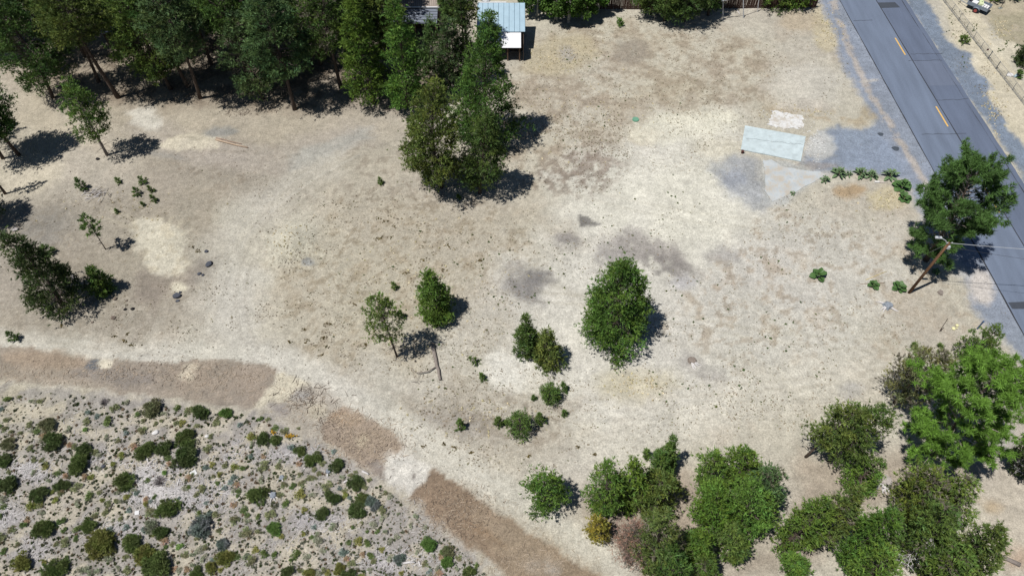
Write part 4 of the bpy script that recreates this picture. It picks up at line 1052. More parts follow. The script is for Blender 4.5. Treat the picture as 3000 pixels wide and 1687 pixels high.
# prototypes for the smaller plants, shared mesh data
protos = {}
for tn in ('green', 'deep', 'olive', 'grey', 'blue', 'dull', 'bright', 'brown', 'dead'):
    for k in range(3):
        r = np.random.RandomState(hash_ := 900 + k + 10 * list(BUSHT).index(tn))
        if tn == 'dead':
            V = stems_tris(r, 1, .8, 120, .03); c = np.tile(S(*BUSHT['dead']), (len(V), 1)) * r.uniform(.7, 1.2, (len(V), 1))
        else:
            V, c = bush_mesh(r, .98, .85, tuple(min(255, q * 1.17 + 6) for q in BUSHT[tn]), 150, .34, 5, .3, .7, .3)
        m_ = tri_mesh('tuft_' + tn, V, c); m_.materials.append(FOL); protos[(tn, k)] = m_
TN = dict(green='green', deep='dark green', olive='olive', grey='grey-green', blue='blue-grey', dull='dull green', bright='bright green', brown='brownish', dead='leafless grey')
MARKS = [('the square white board', 568, 1386), ('the small white board', 402, 1502), ('the left yellow flowers', 803, 1269), ('the right yellow flowers', 852, 1279), ('the tall twin shrub', 240, 1335),
 ('the stacked pair of shrubs', 545, 1305), ('the fan of bleached sticks', 430, 1420), ('the broadest olive shrub', 300, 1587), ('the large double shrub', 445, 1625), ('the large bluish shrub', 597, 1540),
 ('the yellowish round shrub', 660, 1633), ('the half-dead twiggy shrub', 145, 1240), ('the compact dark shrub', 187, 1415), ('the grey stump', 801, 1452), ('the pale sawn stump', 962, 1380),
 ('the three merged shrubs', 1065, 1468), ('the bright flat shrub', 1257, 1585), ('the broad white log', 1196, 1650), ('the shrub with pointed top', 975, 1452), ('the white stones', 456, 1266), ('the olive corner shrub', 74, 1635),
 ('the lone bright shrub', 804, 1546), ('the left-edge dark shrub', 18, 1413)]
ORD = ['', 'second ', 'third ', 'fourth ', 'fifth ', 'sixth ', 'seventh ', 'eighth ', 'ninth ', 'tenth ']
def label_bushes():
    from collections import defaultdict
    gr = defaultdict(list)
    for o, px, py, hw, tn in placed:
        k, d = min(((i, math.hypot(px - m[1], (py - m[2]) * 1.15)) for i, m in enumerate(MARKS)), key=lambda q: q[1])
        a = math.degrees(math.atan2(-(py - MARKS[k][2]), px - MARKS[k][1])) % 360
        side = ['right of', 'up and right of', 'above', 'up and left of', 'left of', 'down and left of', 'below', 'down and right of'][int((a + 22.5) // 45) % 8]
        gr[(tn, hw > 11, side, k)].append((d, o))
    for (tn, big, side, k), L in gr.items():
        L.sort(key=lambda q: q[0])
        for i, (d, o) in enumerate(L):
            rank = '' if len(L) == 1 else f", {ORD[i]}nearest"
            tag(o, f"{'knee-high' if big else 'small'} {TN[tn]} scrub bush {side} {MARKS[k][0]}{rank}", 'bush', 'bushes of the scrub field')
rs = np.random.RandomState(12)
placed = []
def small_bush(px, py, hw, tn):
    b = G(px, py + hw * .3); R = hw * mpp(b)
    o = mesh_obj('sagebrush', protos[(tn, rs.randint(3))], None, None, b)
    o.rotation_euler = (0, 0, rs.uniform(0, 6.28)); f = rs.uniform(.9, 1.1); o.scale = (R * f, R * f * rs.uniform(.85, 1.1), R * rs.uniform(.75, 1.0))
    placed.append((o, px, py, hw, tn))
for q in MIDS: small_bush(*q)
n_ind = len(MIDS)
fieldp = [(-40,1150),(0,1132),(260,1158),(600,1198),(742,1212),(832,1258),(950,1310),(1058,1390),(1130,1428),(1200,1480),(1350,1610),(1450,1700),(-40,1700)]
fa = np.array([p for p in fieldp], float)
def in_field(x, y): return sd_poly(np.atleast_1d(np.float64(x)), np.atleast_1d(np.float64(y)), fieldp)[0] > 4
bigs = [(pp[0], pp[1], w * .39) for pp, w, _, _ in BIG] + [(a, b, c) for a, b, c, _ in MIDS]
cand = []
tries = 0
while len(cand) < 1300 and tries < 14000:
    tries += 1
    x = rs.uniform(-20, 1440); y = rs.uniform(1135, 1690)
    if not in_field(x, y): continue
    if vnoise(np.array([x / 60.]), np.array([y / 45.]), 5)[0] < .28: continue
    if any((x - a) ** 2 + (y - b) ** 2 < (c * .9 + 3) ** 2 for a, b, c in bigs): continue
    cand.append((x, y, rs.gamma(3.2, 1.45) + 1.4))
cand.sort(key=lambda q: -q[2])
for (x, y, w) in cand[:max(0, 300 - n_ind)]:
    small_bush(x, y, min(w, 12), rs.choice(['dull', 'grey', 'grey', 'blue', 'dull', 'olive', 'deep', 'brown']))
label_bushes()
# the rest: one mass of tiny tufts
VV = []; CCs = []
def tiny(x, y, R, tone, r, n=6, L=1.0):
    p = np.array([[x, y, float(gh(x, y))]])
    d = unit(r.normal(0, 1, (1, n, 3))); d[..., 2] = np.abs(d[..., 2]) + .2
    q = p[:, None] + d * R; side = unit(np.cross(d, r.normal(0, 1, (1, n, 3)))) * R * .42
    base = p[:, None] + r.normal(0, .3, (1, n, 3)) * R * np.array([1, 1, 0.1])
    VV.append(np.stack([base - side, base + side, q], 2)[0]); CCs.append(np.array(S(*tone))[None] * r.uniform(.75, 1.25, (n, 1)))
def flush_stuff(name, label, m):
    global VV, CCs
    o = mesh_obj(name, tri_mesh(name, np.concatenate(VV), np.concatenate(CCs)), m); VV = []; CCs = []
    return tag(o, label=label, kind='stuff')
tones = [tuple(q * 1.2 + 8 for q in BUSHT[k]) for k in ('dull', 'grey', 'deep', 'brown', 'grey')]
for (x, y, w) in cand[max(0, 300 - n_ind):]:
    p = P(x, y); tiny(p[0], p[1], min(w, 6) * mpp(p) * 1.1, tones[rs.randint(5)], rs, 14)
for k in range(5200):
    x = rs.uniform(-20, 1440); y = rs.uniform(1130, 1690)
    if in_field(x, y): p = P(x, y); tiny(p[0], p[1], rs.uniform(.05, .13), tones[rs.randint(5)], rs, 6)
flush_stuff('scrub_tufts', 'tiny grey-green tufts scattered between the bushes of the scrub field', FOL)

# bleached stick litter in the scrub and chips on the brown strips
def sticks(name, label, m, areas, seed):
    r = np.random.RandomState(seed); p_ = []; q_ = []; ra = []
    for (cx, cy, rx, ry, n, l0, l1, th) in areas:
        for k in range(n):
            x = cx + r.normal(0, rx * .6); y = cy + r.normal(0, ry * .6)
            c = P(x, y); c[2] = float(gh(c[0], c[1])) + r.uniform(.01, .05)
            a = r.uniform(0, 3.14); l = r.uniform(l0, l1) * .5
            d = np.array([math.cos(a), math.sin(a), r.normal(0, .08)]) * l
            p_.append(c - d); q_.append(c + d); ra.append(r.uniform(.6, 1.5) * th * 1.3)
    p_ = np.array(p_); q_ = np.array(q_); ra = np.array(ra)
    return tag(mesh_obj(name, tri_mesh(name, tube_tris(p_, q_, ra, ra * .6)), m), label=label, kind='stuff')
sticks('bleached_litter', 'bleached sticks and roots littering the scrub field', BLEACH, [
 (90,1378,60,30,220,.15,.7,.016),(15,1505,50,35,160,.15,.6,.016),(430,1400,35,45,260,.2,1.0,.02),(450,1450,60,30,330,.2,.8,.02),(560,1440,110,45,520,.15,.7,.016),(350,1560,80,30,200,.12,.5,.016),
 (110,1620,50,40,110,.12,.5,.016),(500,1360,70,25,110,.12,.6,.016),(300,1345,70,25,80,.12,.6,.016),(860,1335,80,25,130,.12,.6,.016),(1150,1640,120,30,230,.15,.8,.018),(950,1540,90,30,110,.12,.5,.016),(700,1330,80,40,150,.12,.5,.016),
 (600,1500,300,100,420,.1,.4,.012),(250,1300,200,90,200,.1,.4,.012),(1000,1480,200,100,250,.1,.4,.012),(800,1600,300,60,260,.1,.4,.012)], 41)
CHIP = mat('pale_wood_chips', S(204, 186, 164), .9, .25, 4)
sticks('bark_chips', 'pale wood splinters and bark chips strewn over the brown strip', CHIP, [
 (300,1090,300,32,420,.08,.4,.012),(650,1110,140,40,260,.08,.4,.012),(1060,1290,100,55,700,.08,.5,.014),(1020,1225,45,22,220,.1,.6,.016),(1340,1510,110,70,500,.08,.35,.012),(1560,1640,120,45,420,.08,.4,.012),(880,1190,70,40,120,.08,.4,.012)], 43)
STRAWM = mat('dark_litter', S(122, 108, 96), .95, .3, 6)
sticks('dark_litter', 'thin dark twigs and roots on the torn strip between the brown patches', STRAWM, [(900,1160,70,35,140,.1,.7,.014),(960,1240,40,40,80,.1,.5,.014),(1080,1310,110,55,260,.06,.3,.012),(1330,1500,120,80,520,.06,.3,.012),(450,1090,350,35,300,.06,.3,.012),(860,770,60,30,60,.06,.3,.012),(720,330,60,10,60,.1,.6,.014)], 44)

# weeds over the lot
wr = np.random.RandomState(61)
WEED = [(174,162,136),(160,152,120),(176,160,136),(146,148,112),(164,146,126),(150,136,120)]
def scatter(areas, tl, r0, r1, n=5):
    for (cx, cy, rx, ry, cnt) in areas:
        k = 0; tr_ = 0; cnt = int(cnt * .75)
        while k < cnt and tr_ < cnt * 2.2:
            tr_ += 1
            x = cx + wr.uniform(-1, 1) * rx; y = cy + wr.uniform(-1, 1) * ry
            if ((x - cx) / rx) ** 2 + ((y - cy) / ry) ** 2 > 1: continue
            if vnoise(np.array([x / 34.]), np.array([y / 26.]), 8)[0] * .5 + vnoise(np.array([x / 90.]), np.array([y / 70.]), 18)[0] * .5 < wr.uniform(.40, .62): continue
            p = P(x, y)
            if p[0] > road_x(p[1]) - 6.5 and p[0] < road_x(p[1]) + 4.5: continue
            tiny(p[0], p[1], wr.uniform(r0, r1), tl[wr.randint(len(tl))], wr, n); k += 1
scatter([(1180,820,360,290,2100),(1850,260,360,220,1900),(1700,450,240,120,900),(1500,1230,330,150,1300),(550,940,260,110,620),(2200,900,520,330,2000),(2350,200,140,110,260),(800,700,260,200,420),(330,620,200,90,160),(2300,1180,420,110,420),(1650,690,170,120,260),(2400,640,260,80,260),(820,980,170,100,320),(2850,120,70,100,260),(2900,300,60,110,420),(500,520,300,100,160),(1950,1200,420,140,420)], WEED, .04, .11)
flush_stuff('dry_weeds', 'small dry weed tufts dotting the bare dirt of the lot', DRY)
GW = [(96,122,62),(104,126,70),(84,112,58),(120,128,72)]
scatter([(2000,700,380,200,90),(2100,1000,360,200,90),(1250,900,300,250,60),(1700,300,300,150,70),(2900,110,60,50,160),(1480,800,200,120,40),(2830,100,60,100,60)], GW, .07, .17, 7)
flush_stuff('green_weeds', 'little green weeds sprouting here and there in the dirt', FOL)
# dry straw grass
for (cx, cy, rx, ry, n_) in ((1640,165,110,45,130),(2600,585,55,30,60),(2425,85,40,60,90),(1860,1130,90,35,70),(1240,840,260,200,160),(1700,330,200,140,140),(1400,1220,200,70,90),(2900,330,40,90,120),(2930,90,40,40,90),(850,700,70,50,50),(2330,330,120,20,60),(330,600,200,60,60)):
    for k in range(n_):
        p = P(cx + wr.normal(0, .5) * rx, cy + wr.normal(0, .5) * ry)
        if p[0] > road_x(p[1]) - 5 and p[0] < road_x(p[1]) + 4.5: continue
        tiny(p[0], p[1], wr.uniform(.06, .15), [(250,238,204),(244,230,196),(232,222,180)][wr.randint(3)], wr, 8)
flush_stuff('straw_grass', 'pale dry straw grass in loose patches on the lot', DRY)
for k in range(1500):
    y = wr.uniform(34, 88); side = wr.rand() < .55
    x = road_x(y) + (-4.2 - abs(wr.normal(0, 2.2)) if side else 4.3 + abs(wr.normal(0, .9)))
    tiny(x, y, wr.uniform(.03, .08), [(170,176,190),(120,128,142),(196,196,200),(150,146,142)][wr.randint(4)], wr, 4)
flush_stuff('shoulder_gravel', 'loose grey stones along both gravel shoulders of the road', DRY)
# ring-shaped dead clumps
for (x, y) in [(1110,640),(1130,650),(1155,662),(1115,698),(1145,696),(1105,702),(1190,800),(1300,790),(1310,720),(1405,765),(1410,765),(955,950),(970,950),(948,990),(960,1015),(900,1000),(850,1000),(1070,1010),(940,1040),(365,1000),(385,1010),(370,980),(180,955),(335,985),(1300,1300),(1330,1310),(1380,1325),(1240,1305),(1740,1330),(1870,1480),(1550,1335),(1690,1310),(580,735),(565,725),(1040,895),(890,965),(1240,760)]:
    for k in range(10):
        p = P(x + wr.normal(0, 4.2), y + wr.normal(0, 2.6)); tiny(p[0], p[1], wr.uniform(.05, .13), [(136,120,70),(124,106,70),(118,110,62)][wr.randint(3)], wr, 6)
flush_stuff('dead_clumps', 'brown round clumps of dead grass in the dirt', DRY)

# saplings on the lot
SAP = [((248,558),(220,521),17,'tallest sapling left of the brush pile'),((353,538),(337,521),10,'lone sapling up and right of the brush pile'),((426,540),(404,518),13,'uppermost sapling of the loose group right of the brush pile'),
 ((408,574),(390,549),13,'lowest-standing bushy sapling on the left of the loose group right of the brush pile'),((450,564),(432,545),9,'thin sapling directly below the uppermost one of the loose group'),((457,592),(440,572),9,'rightmost sapling of the loose group, with grey-green base'),
 ((423,604),(412,592),6,'smallest sapling at the bottom of the loose group'),((346,624),(337,611),6,'tiny greyish sapling below the loose group'),((150,748),(122,716),19,'sapling right of the big dark pine, alone on brown dirt'),((52,1000),(18,973),16,'low sapling near the left edge above the sandy track'),
 ((1117,541),(1110,520),9,'single sapling on the pale dirt below the forest'),((1158,848),(1150,827),10,'little bent sapling above the airy pine'),((1182,934),(1172,911),11,'sapling peeking out right of the airy pine'),((1346,584),(1341,570),7,'tiny sapling in front of the two pines in the lot'),
 ((1400,1068),(1376,1046),14,'sapling at the upper left rim of the white dirt patch'),((1417,1113),(1408,1094),11,'sapling at the lower left rim of the white dirt patch'),((1614,1180),(1606,1127),29,'bushy sapling right below the white dirt patch'),((1655,1147),(1648,1120),12,'slender sapling at the upper right of the bushy one'),
 ((1564,1172),(1562,1158),8,'tiny sapling at the left of the bushy one below the white patch'),((1524,1280),(1520,1217),36,'largest dark bushy sapling in the row on grey dirt'),((1585,1241),(1580,1209),16,'sapling right of the largest dark bushy one'),((1653,1218),(1652,1201),9,'tiny sapling furthest right of the row'),
 ((1348,1257),(1345,1227),15,'star-shaped sapling furthest left of the row on grey dirt'),((1460,1250),(1458,1222),15,'sapling just left of the largest dark bushy one'),((1486,1248),(1484,1230),10,'sapling squeezed against the left side of the largest dark bushy one'),
 ((2680,1028),(2678,1005),12,'small green sapling in the dirt above the olive pines at right'),((2756,1020),(2754,1006),9,'tiny sapling between the thin brown post and the olive pine')]
for (b_, tp, hw, lab) in SAP:
    T(lab, b_, tp, hw, name='pine_sapling', cat='sapling', cb=.0, shape='cone' if hw < 25 else 'round', tone='sap', seed=nx(), bpm=22 if hw > 12 else 26, tuft=.17 if hw < 20 else .2, K=8, trunk_r=.025, miss=.1, wid=.2)
T('bright leafy bush in the shade strip at the foot of the plank fence', (1816,80), (1815,58), 13, name='bush', cat='bush', cb=0, shape='round', tone='pond', seed=nx(), bpm=22, tuft=.22, trunk_r=.03)
T('olive bush between the road gravel and the wire fence', (2822,130), (2826,108), 15, name='bush', cat='bush', cb=0, shape='round', tone='olive', seed=nx(), bpm=20, tuft=.25, trunk_r=.03)
T('green bush beside the blue bucket behind the wire fence', (2986,232), (2988,208), 11, name='bush', cat='bush', cb=0, shape='round', tone='bright', seed=nx(), bpm=22, tuft=.22, trunk_r=.03)

# broad-leaved plants, each leaf its own piece
LEAFM = mat('broad_leaf', S(82, 116, 62), .55, .2, 5, .2, 12)
LEAFM2 = mat('pale_broad_leaf', S(112, 138, 96), .6, .2, 6)
def leaf_mesh(w, tip=.2, name='leaf'):
    b = MB(); vs_ = []; fs_ = []
    prof_ = [(.0, .06, 0), (.25, .32, .10), (.55, .45, .14), (.82, .30, .06), (1.0, .03, -.06)]
    for (s_, hw_, z) in prof_:
        vs_ += [(s_, -hw_ * w, z + .06 * hw_), (s_, 0, z - .03), (s_, hw_ * w, z + .06 * hw_)]
    for i in range(4):
        for k in range(2):
            a = i * 3 + k; fs_.append((a, a + 3, a + 4, a + 1))
    b.add(vs_, fs_); return b.mesh(name, True)
LM = leaf_mesh(1.25); LM.materials.append(LEAFM)
LM2 = leaf_mesh(.55); LM2.materials.append(LEAFM2)
def rosette(label, px, py, hw, n, mesh_, seed, layers=2, name='broad_leaf_plant'):
    r = np.random.RandomState(seed); b = G(px, py + hw * .25); R = hw * mpp(b)
    o = thing(name, label, 'plant', b)
    MB().tube([(0, 0, -.05), (0, 0, R * .5)], [.03, .015], 5).build('stem', mat('leaf_stem', S(150, 110, 80), .7, .2, 8), o)
    for k in range(n):
        lay = k % layers
        a = k * 2.4 + r.normal(0, .25); L = R * (.95 - .25 * lay) * r.uniform(.8, 1.1)
        f = mesh_obj('leaf', mesh_, None, o)
        f.location = (math.cos(a) * R * .12, math.sin(a) * R * .12, R * (.12 + .32 * lay))
        f.rotation_euler = (r.normal(0, .25), -math.radians(10 + 22 * lay) + r.normal(0, .12), a); f.scale = (L, L * .8, L)
    return o
rosette('broad-leaved dark green plant alone on the pale dirt far left of the utility pole', 2396, 803, 25, 13, LM, 1)
rosette('smaller broad-leaved plant with yellowing stalks, between the lone one and the pole', 2558, 832, 18, 11, LM, 2)
rosette('broad-leaved plant nearest the foot of the utility pole on its left', 2632, 838, 23, 14, LM, 3)
rosette('wilting little plant with a reddish leaf right of the utility pole shadow', 2740, 794, 13, 9, LM, 4)
rosette('big leafy clump on white sand at the road gravel edge, upper of two', 2640, 543, 26, 22, LM, 5, 3)
rosette('leafy clump on the white sand with orange stalks, lower of two, touching the large pine', 2647, 578, 21, 15, LM, 6)
rosette('pale green weed clump at the tip of the worn concrete pad', 2415, 527, 17, 22, LM2, 7, 3)
rosette('leftmost pale green clump in the row of three along the drive', 2456, 507, 24, 30, LM2, 8, 3)
rosette('small brownish clump at the right side of the leftmost clump in the row', 2486, 510, 14, 16, LM2, 12, 3)
rosette('middle pale green clump in the row of three along the drive', 2520, 508, 24, 30, LM2, 9, 3)
rosette('pale green clump leaning against the right of the middle one in the row', 2552, 513, 21, 26, LM2, 13, 3)
rosette('rightmost grey-green clump in the row along the drive, on thin stalks', 2606, 512, 26, 26, LM2, 10, 3)
rosette('little grass clump on the edge of the worn concrete pad', 2322, 566, 10, 16, LM2, 11, 3)
t = thing('brick', 'two pale bricks lying end to end below the clumps along the drive', 'brick', G(2576, 535), -.05)
MB().box((-.26, 0, .07), (.46, .22, .14)).build('brick', mat('pale_brick', S(232, 230, 226), .9, .1, 8), t)
MB().box((.24, -.01, .05), (.44, .2, .1), (0, .05, .08)).build('brick', mat('grey_brick', S(206, 196, 186), .9, .15, 8), t)

# yellow flowers
rf = np.random.RandomState(33)
for (x, y, n, lab) in ((803, 1269, 24, 'left yellow-flowering plant at the upper right of the scrub'), (852, 1279, 46, 'right yellow-flowering plant, in a longer strip, at the upper right of the scrub')):
    Pn = np.array([P(x + rf.normal(0, 4 if n < 30 else 8), y + rf.normal(0, 3)) for _ in range(n)]); Pn[:, 2] = rf.uniform(.12, .3, n); c0 = Pn.mean(0); c0[2] = 0
    o = thing('flowering_plant', lab, 'plant', c0)
    V, c = tufts(rf, Pn - c0, np.tile([0, 0, 1.], (n, 1)), np.full(n, .09), 7, .3, .8, .4, .7, np.tile(S(245, 200, 62), (n, 1)), .12)
    mesh_obj('flowers', tri_mesh('flowers', V, c), DRY, o)
    q = Pn - c0; p2 = q * np.array([.7, .7, 0]); mesh_obj('stems', tri_mesh('stems', tube_tris(p2, q, np.full(n, .008), np.full(n, .006))), mat('green_stem', S(110, 120, 70), .8), o)

# ------------------------------------------------------------------ rocks, stumps, logs
ROCK = mat('dark_lava_rock', S(88, 92, 102), .9, .3, 5, .8, 12)
ROCKB = mat('brown_rock', S(138, 124, 112), .9, .3, 6, .6, 14)
import bmesh
def rock(label, px, py, rx, ry, rz, m, seed, rot=0, name='boulder', cat='rock'):
    r = np.random.RandomState(seed)
    bm = bmesh.new(); bmesh.ops.create_icosphere(bm, subdivisions=3, radius=1.0)
    dirs = unit(r.normal(0, 1, (9, 3))); offs = r.uniform(.62, .9, 9)
    for v in bm.verts:
        c = np.array(v.co)
        for d, q in zip(dirs, offs):
            e = c @ d - q
            if e > 0: c = c - d * e * .85
        c *= 1 + r.normal(0, .012)
        v.co = c * np.array([rx, ry, rz])
    me_ = bpy.data.meshes.new(name); bm.to_mesh(me_); bm.free()
    o = mesh_obj(name, me_, m, None, G(px, py) + np.array([0, 0, rz * .35])); o.rotation_euler = (0, 0, rot)
    return tag(o, label, cat)
rock('grey-black boulder, largest of the upper cluster beside the track', 615, 776, .40, .24, .28, ROCK, 1, .9)
rock('small dark boulder just below the largest of the upper cluster', 585, 803, .2, .16, .14, ROCK, 2, .4)
rock('knobbly dark rock at the right of that small dark boulder', 595, 807, .15, .12, .12, ROCK, 3, 1)
rock('small grey rock alone, uppermost beside the track', 605, 737, .19, .16, .16, ROCK, 4, .2)
rock('grey-black boulder, biggest of the lower group beside the pale sand spot', 520, 868, .38, .3, .3, ROCK, 5, .5)
rock('little rock touching the upper right of the lower boulder', 529, 857, .13, .11, .12, ROCK, 6, .5)
rock('low broken slab of rock at the front of the lower boulder', 521, 882, .22, .13, .1, ROCK, 7, .2)
rock('brown rock on the grey dirt below the big dark pine shadow', 332, 932, .22, .18, .2, ROCKB, 8, .8)
rock('pale grey rock at the lower rim of the big dark pine shadow', 338, 876, .2, .18, .16, ROCKB, 9, .4)
rock('left of the two black stones side by side in the brown dirt', 367, 906, .17, .13, .12, mat('black_rock', S(40, 38, 40), .9, .2, 6), 10, .3)
rock('right of the two black stones side by side in the brown dirt', 388, 905, .2, .15, .14, MATS['black_rock'], 11, .1)
rock('small dark stone above the two black stones', 371, 881, .14, .1, .1, ROCKB, 12, .1)
rock('dark clod just below the slim pine on the path', 287, 467, .2, .17, .16, MATS['black_rock'], 13, .1)
rock('small dark clod below the brown rock, left of it', 271, 944, .14, .1, .1, ROCKB, 14, .7)
rock('pale boulder in the shade of the big dark pine, rim lit white', 216, 815, .3, .3, .25, mat('white_rock', S(216, 208, 204), .9, .15, 6), 15, .7)
rock('pale lump of rock at the left edge near the small pine shadow', 45, 675, .35, .25, .2, MATS['white_rock'], 16, .4)
rock('grey angular rock in the scrub beside the bleached sticks', 440, 1357, .2, .14, .12, MATS['white_rock'], 17, .9)
rock('white stones below the brown strip in the upper scrub', 456, 1266, .3, .2, .14, mat('chalk_rock', S(236, 234, 232), .9, .1, 6), 18, .4)
rock('small white stone pile right of the stacked shrubs', 608, 1278, .2, .16, .12, MATS['chalk_rock'], 19, .4)
rock('dark rock with grey top in the middle scrub', 303, 1366, .2, .16, .14, ROCK, 20, .4)

def stump(label, px, py, r0, h, nroot, seed, m, rl=2.2, log=False):
    r = np.random.RandomState(seed); o = thing('tree_stump', label, 'stump', G(px, py))
    n = 14; b = MB(); vs_ = []; fs_ = []
    rr = 1 + r.normal(0, .12, n)
    for (z, f) in ((-.1, 1.35), (h * .4, 1.1), (h, 1.0), (h + .02, .75)):
        for k in range(n):
            a = 2 * math.pi * k / n; vs_.append((r0 * f * rr[k] * math.cos(a), r0 * f * rr[k] * math.sin(a), z + r.normal(0, h * .06)))
    for i in range(3):
        for k in range(n): fs_.append((i * n + k, i * n + (k + 1) % n, (i + 1) * n + (k + 1) % n, (i + 1) * n + k))
    fs_.append(tuple(range(3 * n, 4 * n)))
    b.add(vs_, fs_).build('stump', m, o)
    if nroot:
        for k in range(nroot):
            a = r.uniform(2.4, 5.8); L = r0 * r.uniform(1.4, rl) + r0
            MB().tube([(math.cos(a) * r0 * .7, math.sin(a) * r0 * .7, h * .5), (math.cos(a + .1) * L * .7, math.sin(a + .1) * L * .7, .06), (math.cos(a + .2) * L, math.sin(a + .2) * L, .0)], [r0 * .26, r0 * .17, r0 * .05], 6).build('root', BLEACH, o)
    return o
STUMPM = mat('weathered_stump', S(150, 158, 168), .9, .35, 7, .8, 14)
stump('weathered blue-grey stump with bleached roots in the dirt left of the thin post', 2600, 897, .34, .28, 7, 1, STUMPM)
stump('small pale cut stump near the foot of the utility pole', 2754, 858, .22, .2, 0, 2, BARKG)
stump('broken hollow stump of splintered wood in the open lot right of the largest lone pine', 2026, 1056, .3, .2, 6, 3, mat('broken_wood', S(150, 138, 128), .95, .4, 8, .8, 14))
stump('heap of pale grey splintered wood between the thicket pines at right', 2592, 1410, .42, .3, 6, 4, mat('grey_splinters', S(186, 178, 172), .9, .3, 9, .5, 16), 1.3)
stump('grey stump among the shrubs in the middle of the scrub', 801, 1452, .22, .2, 4, 5, STUMPM)
stump('pale sawn stump in the scrub down-slope of the yellow flowers', 962, 1380, .17, .15, 2, 6, STUMPM)
stump('flat grey stump in the scrub left of the pale sawn one', 826, 1399, .18, .12, 2, 7, STUMPM)
# fallen log
def wavy(p, q, n, amp, r):
    out = []
    for i, s_ in enumerate(np.linspace(0, 1, n)):
        c = p + (q - p) * s_ + np.append(r.normal(0, amp, 2), 0) * (0 if i in (0, n - 1) else 1); out.append(c)
    return out
r = np.random.RandomState(3)
c0 = G(1278, 1062); o = thing('fallen_log', 'grey fallen log beside the airy pine, its curved dead limb reaching left', 'log', c0)
a_, b_ = P(1267, 1008) - c0, P(1290, 1115) - c0; a_[2] = b_[2] = .13
MB().tube(wavy(a_, b_, 9, .03, r), [.17, .165, .16, .15, .145, .14, .13, .12, .11], 10).build('log', BARKG, o, smooth=True)
lim = [P(x, y) - c0 for x, y in ((1275, 1078), (1255, 1092), (1234, 1096), (1220, 1096), (1208, 1086))]
for i, z in enumerate((.15, .25, .3, .25, .2)): lim[i][2] = z
MB().tube(lim, [.06, .05, .045, .03, .012], 6).build('limb', BARKG, o)
mbq = MB()
for (x0, y0, x1, y1) in ((1231,1096,1220,1122),(1239,1094,1236,1110),(1220,1122,1203,1118),(1220,1122,1232,1128),(1228,1120,1244,1116),(1208,1086,1209,1080)):
    p, q = P(x0, y0) - c0, P(x1, y1) - c0; p[2] = .2; q[2] = .06; mbq.tube([p, q], [.022, .008], 4)
mbq.build('twigs', BARKG, o)
def pole_log(label, pts, r0, r1, m, name='log', seed=1, cat='log'):
    r = np.random.RandomState(seed); Q = [G(*p) for p in pts]; c0 = Q[0].copy()
    o = thing(name, label, cat, c0); q = [a - c0 + np.array([0, 0, r0 * .9]) for a in Q]
    W = []
    for i in range(len(q) - 1): W += wavy(q[i], q[i + 1], 4, r0 * .25, r)[:-1]
    W.append(q[-1])
    MB().tube(W, list(np.linspace(r0, r1, len(W))), 8).build(name if name != 'log' else 'trunk', m, o, smooth=True); return o
TANW = mat('peeled_pole', S(196, 172, 148), .8, .15, 5, stretch=(1, 1, 1))
pole_log('longer peeled pole lying on the dirt below the forest, lower of the two', ((633, 412), (727, 435)), .085, .07, TANW, 'peeled_pole', 1)
pole_log('thinner reddish pole lying just above the longer peeled one', ((634, 406), (709, 424)), .05, .035, mat('reddish_pole', S(172, 144, 126), .85, .2, 5), 'peeled_pole', 2)
pole_log('grey fallen trunk in the bottom right corner', ((2893, 1611), (2985, 1655)), .12, .17, BARKG, 'log', 3)
pole_log('grey log lying at the right edge beside the bright long-needled pine', ((2988, 1190), (3003, 1235)), .14, .14, BARKG, 'log', 4)
pole_log('white stick slanting on the dirt under the white pole frame', ((2154, 27), (2167, 43)), .05, .05, BLEACH, 'stick', 5, 'stick')
pole_log('thin yellow straight stick on the dirt left of the utility pole', ((2536, 820), (2598, 795)), .025, .02, mat('yellow_stick', S(226, 204, 130), .8), 'stick', 6, 'stick')
pole_log('thin brown rod lying across the small broad-leaved plant', ((2520, 832), (2592, 829)), .02, .02, mat('brown_rod', S(130, 96, 66), .8), 'stick', 7, 'stick')
for lab, pts, r0, r1 in (
 ('straight bleached branch standing out right of the fan of sticks', (t9(1355,715), t9(1338,770)), .05, .04),
 ('dark charred branch left of the small white board', (t9(858,895), t9(822,962)), .05, .03),
 ('stubby weathered branch above the dark charred one', (t9(805,820), t9(785,860)), .05, .05),
 ('bright white branch just below the touching row of three shrubs', (t9(1108,535), t9(1120,598)), .06, .05),
 ('white forked branch at the foot of the tall twin shrub', (t9(660,632), t9(690,660)), .05, .05),
 ('white root beside the round shrub at the lower end of the stick fan', (t9(1178,905), t9(1188,990)), .05, .03),
 ('curved white root below the larger green shrub by the yellow flowers', (t10(205,540), t10(235,535), t10(262,518)), .05, .03),
 ('broad white log lying in the lower right scrub', (t10(1095,1352), t10(1200,1345)), .10, .06),
 ('looping white root right of the broad white log', (t10(1225,1335), t10(1240,1370), t10(1300,1368)), .05, .03),
 ('pale log end below the brown strip in the right scrub', (t10(800,660), t10(850,685)), .09, .06),
 ('pair of bleached log pieces left of a dark shrub in the right scrub', (t10(662,745), t10(700,730)), .08, .07)):
    pole_log(lab, pts, r0, r1, BLEACH if 'charred' not in lab else mat('charred', S(90, 84, 80), .9), 'branch', int(pts[0][0]), 'branch')
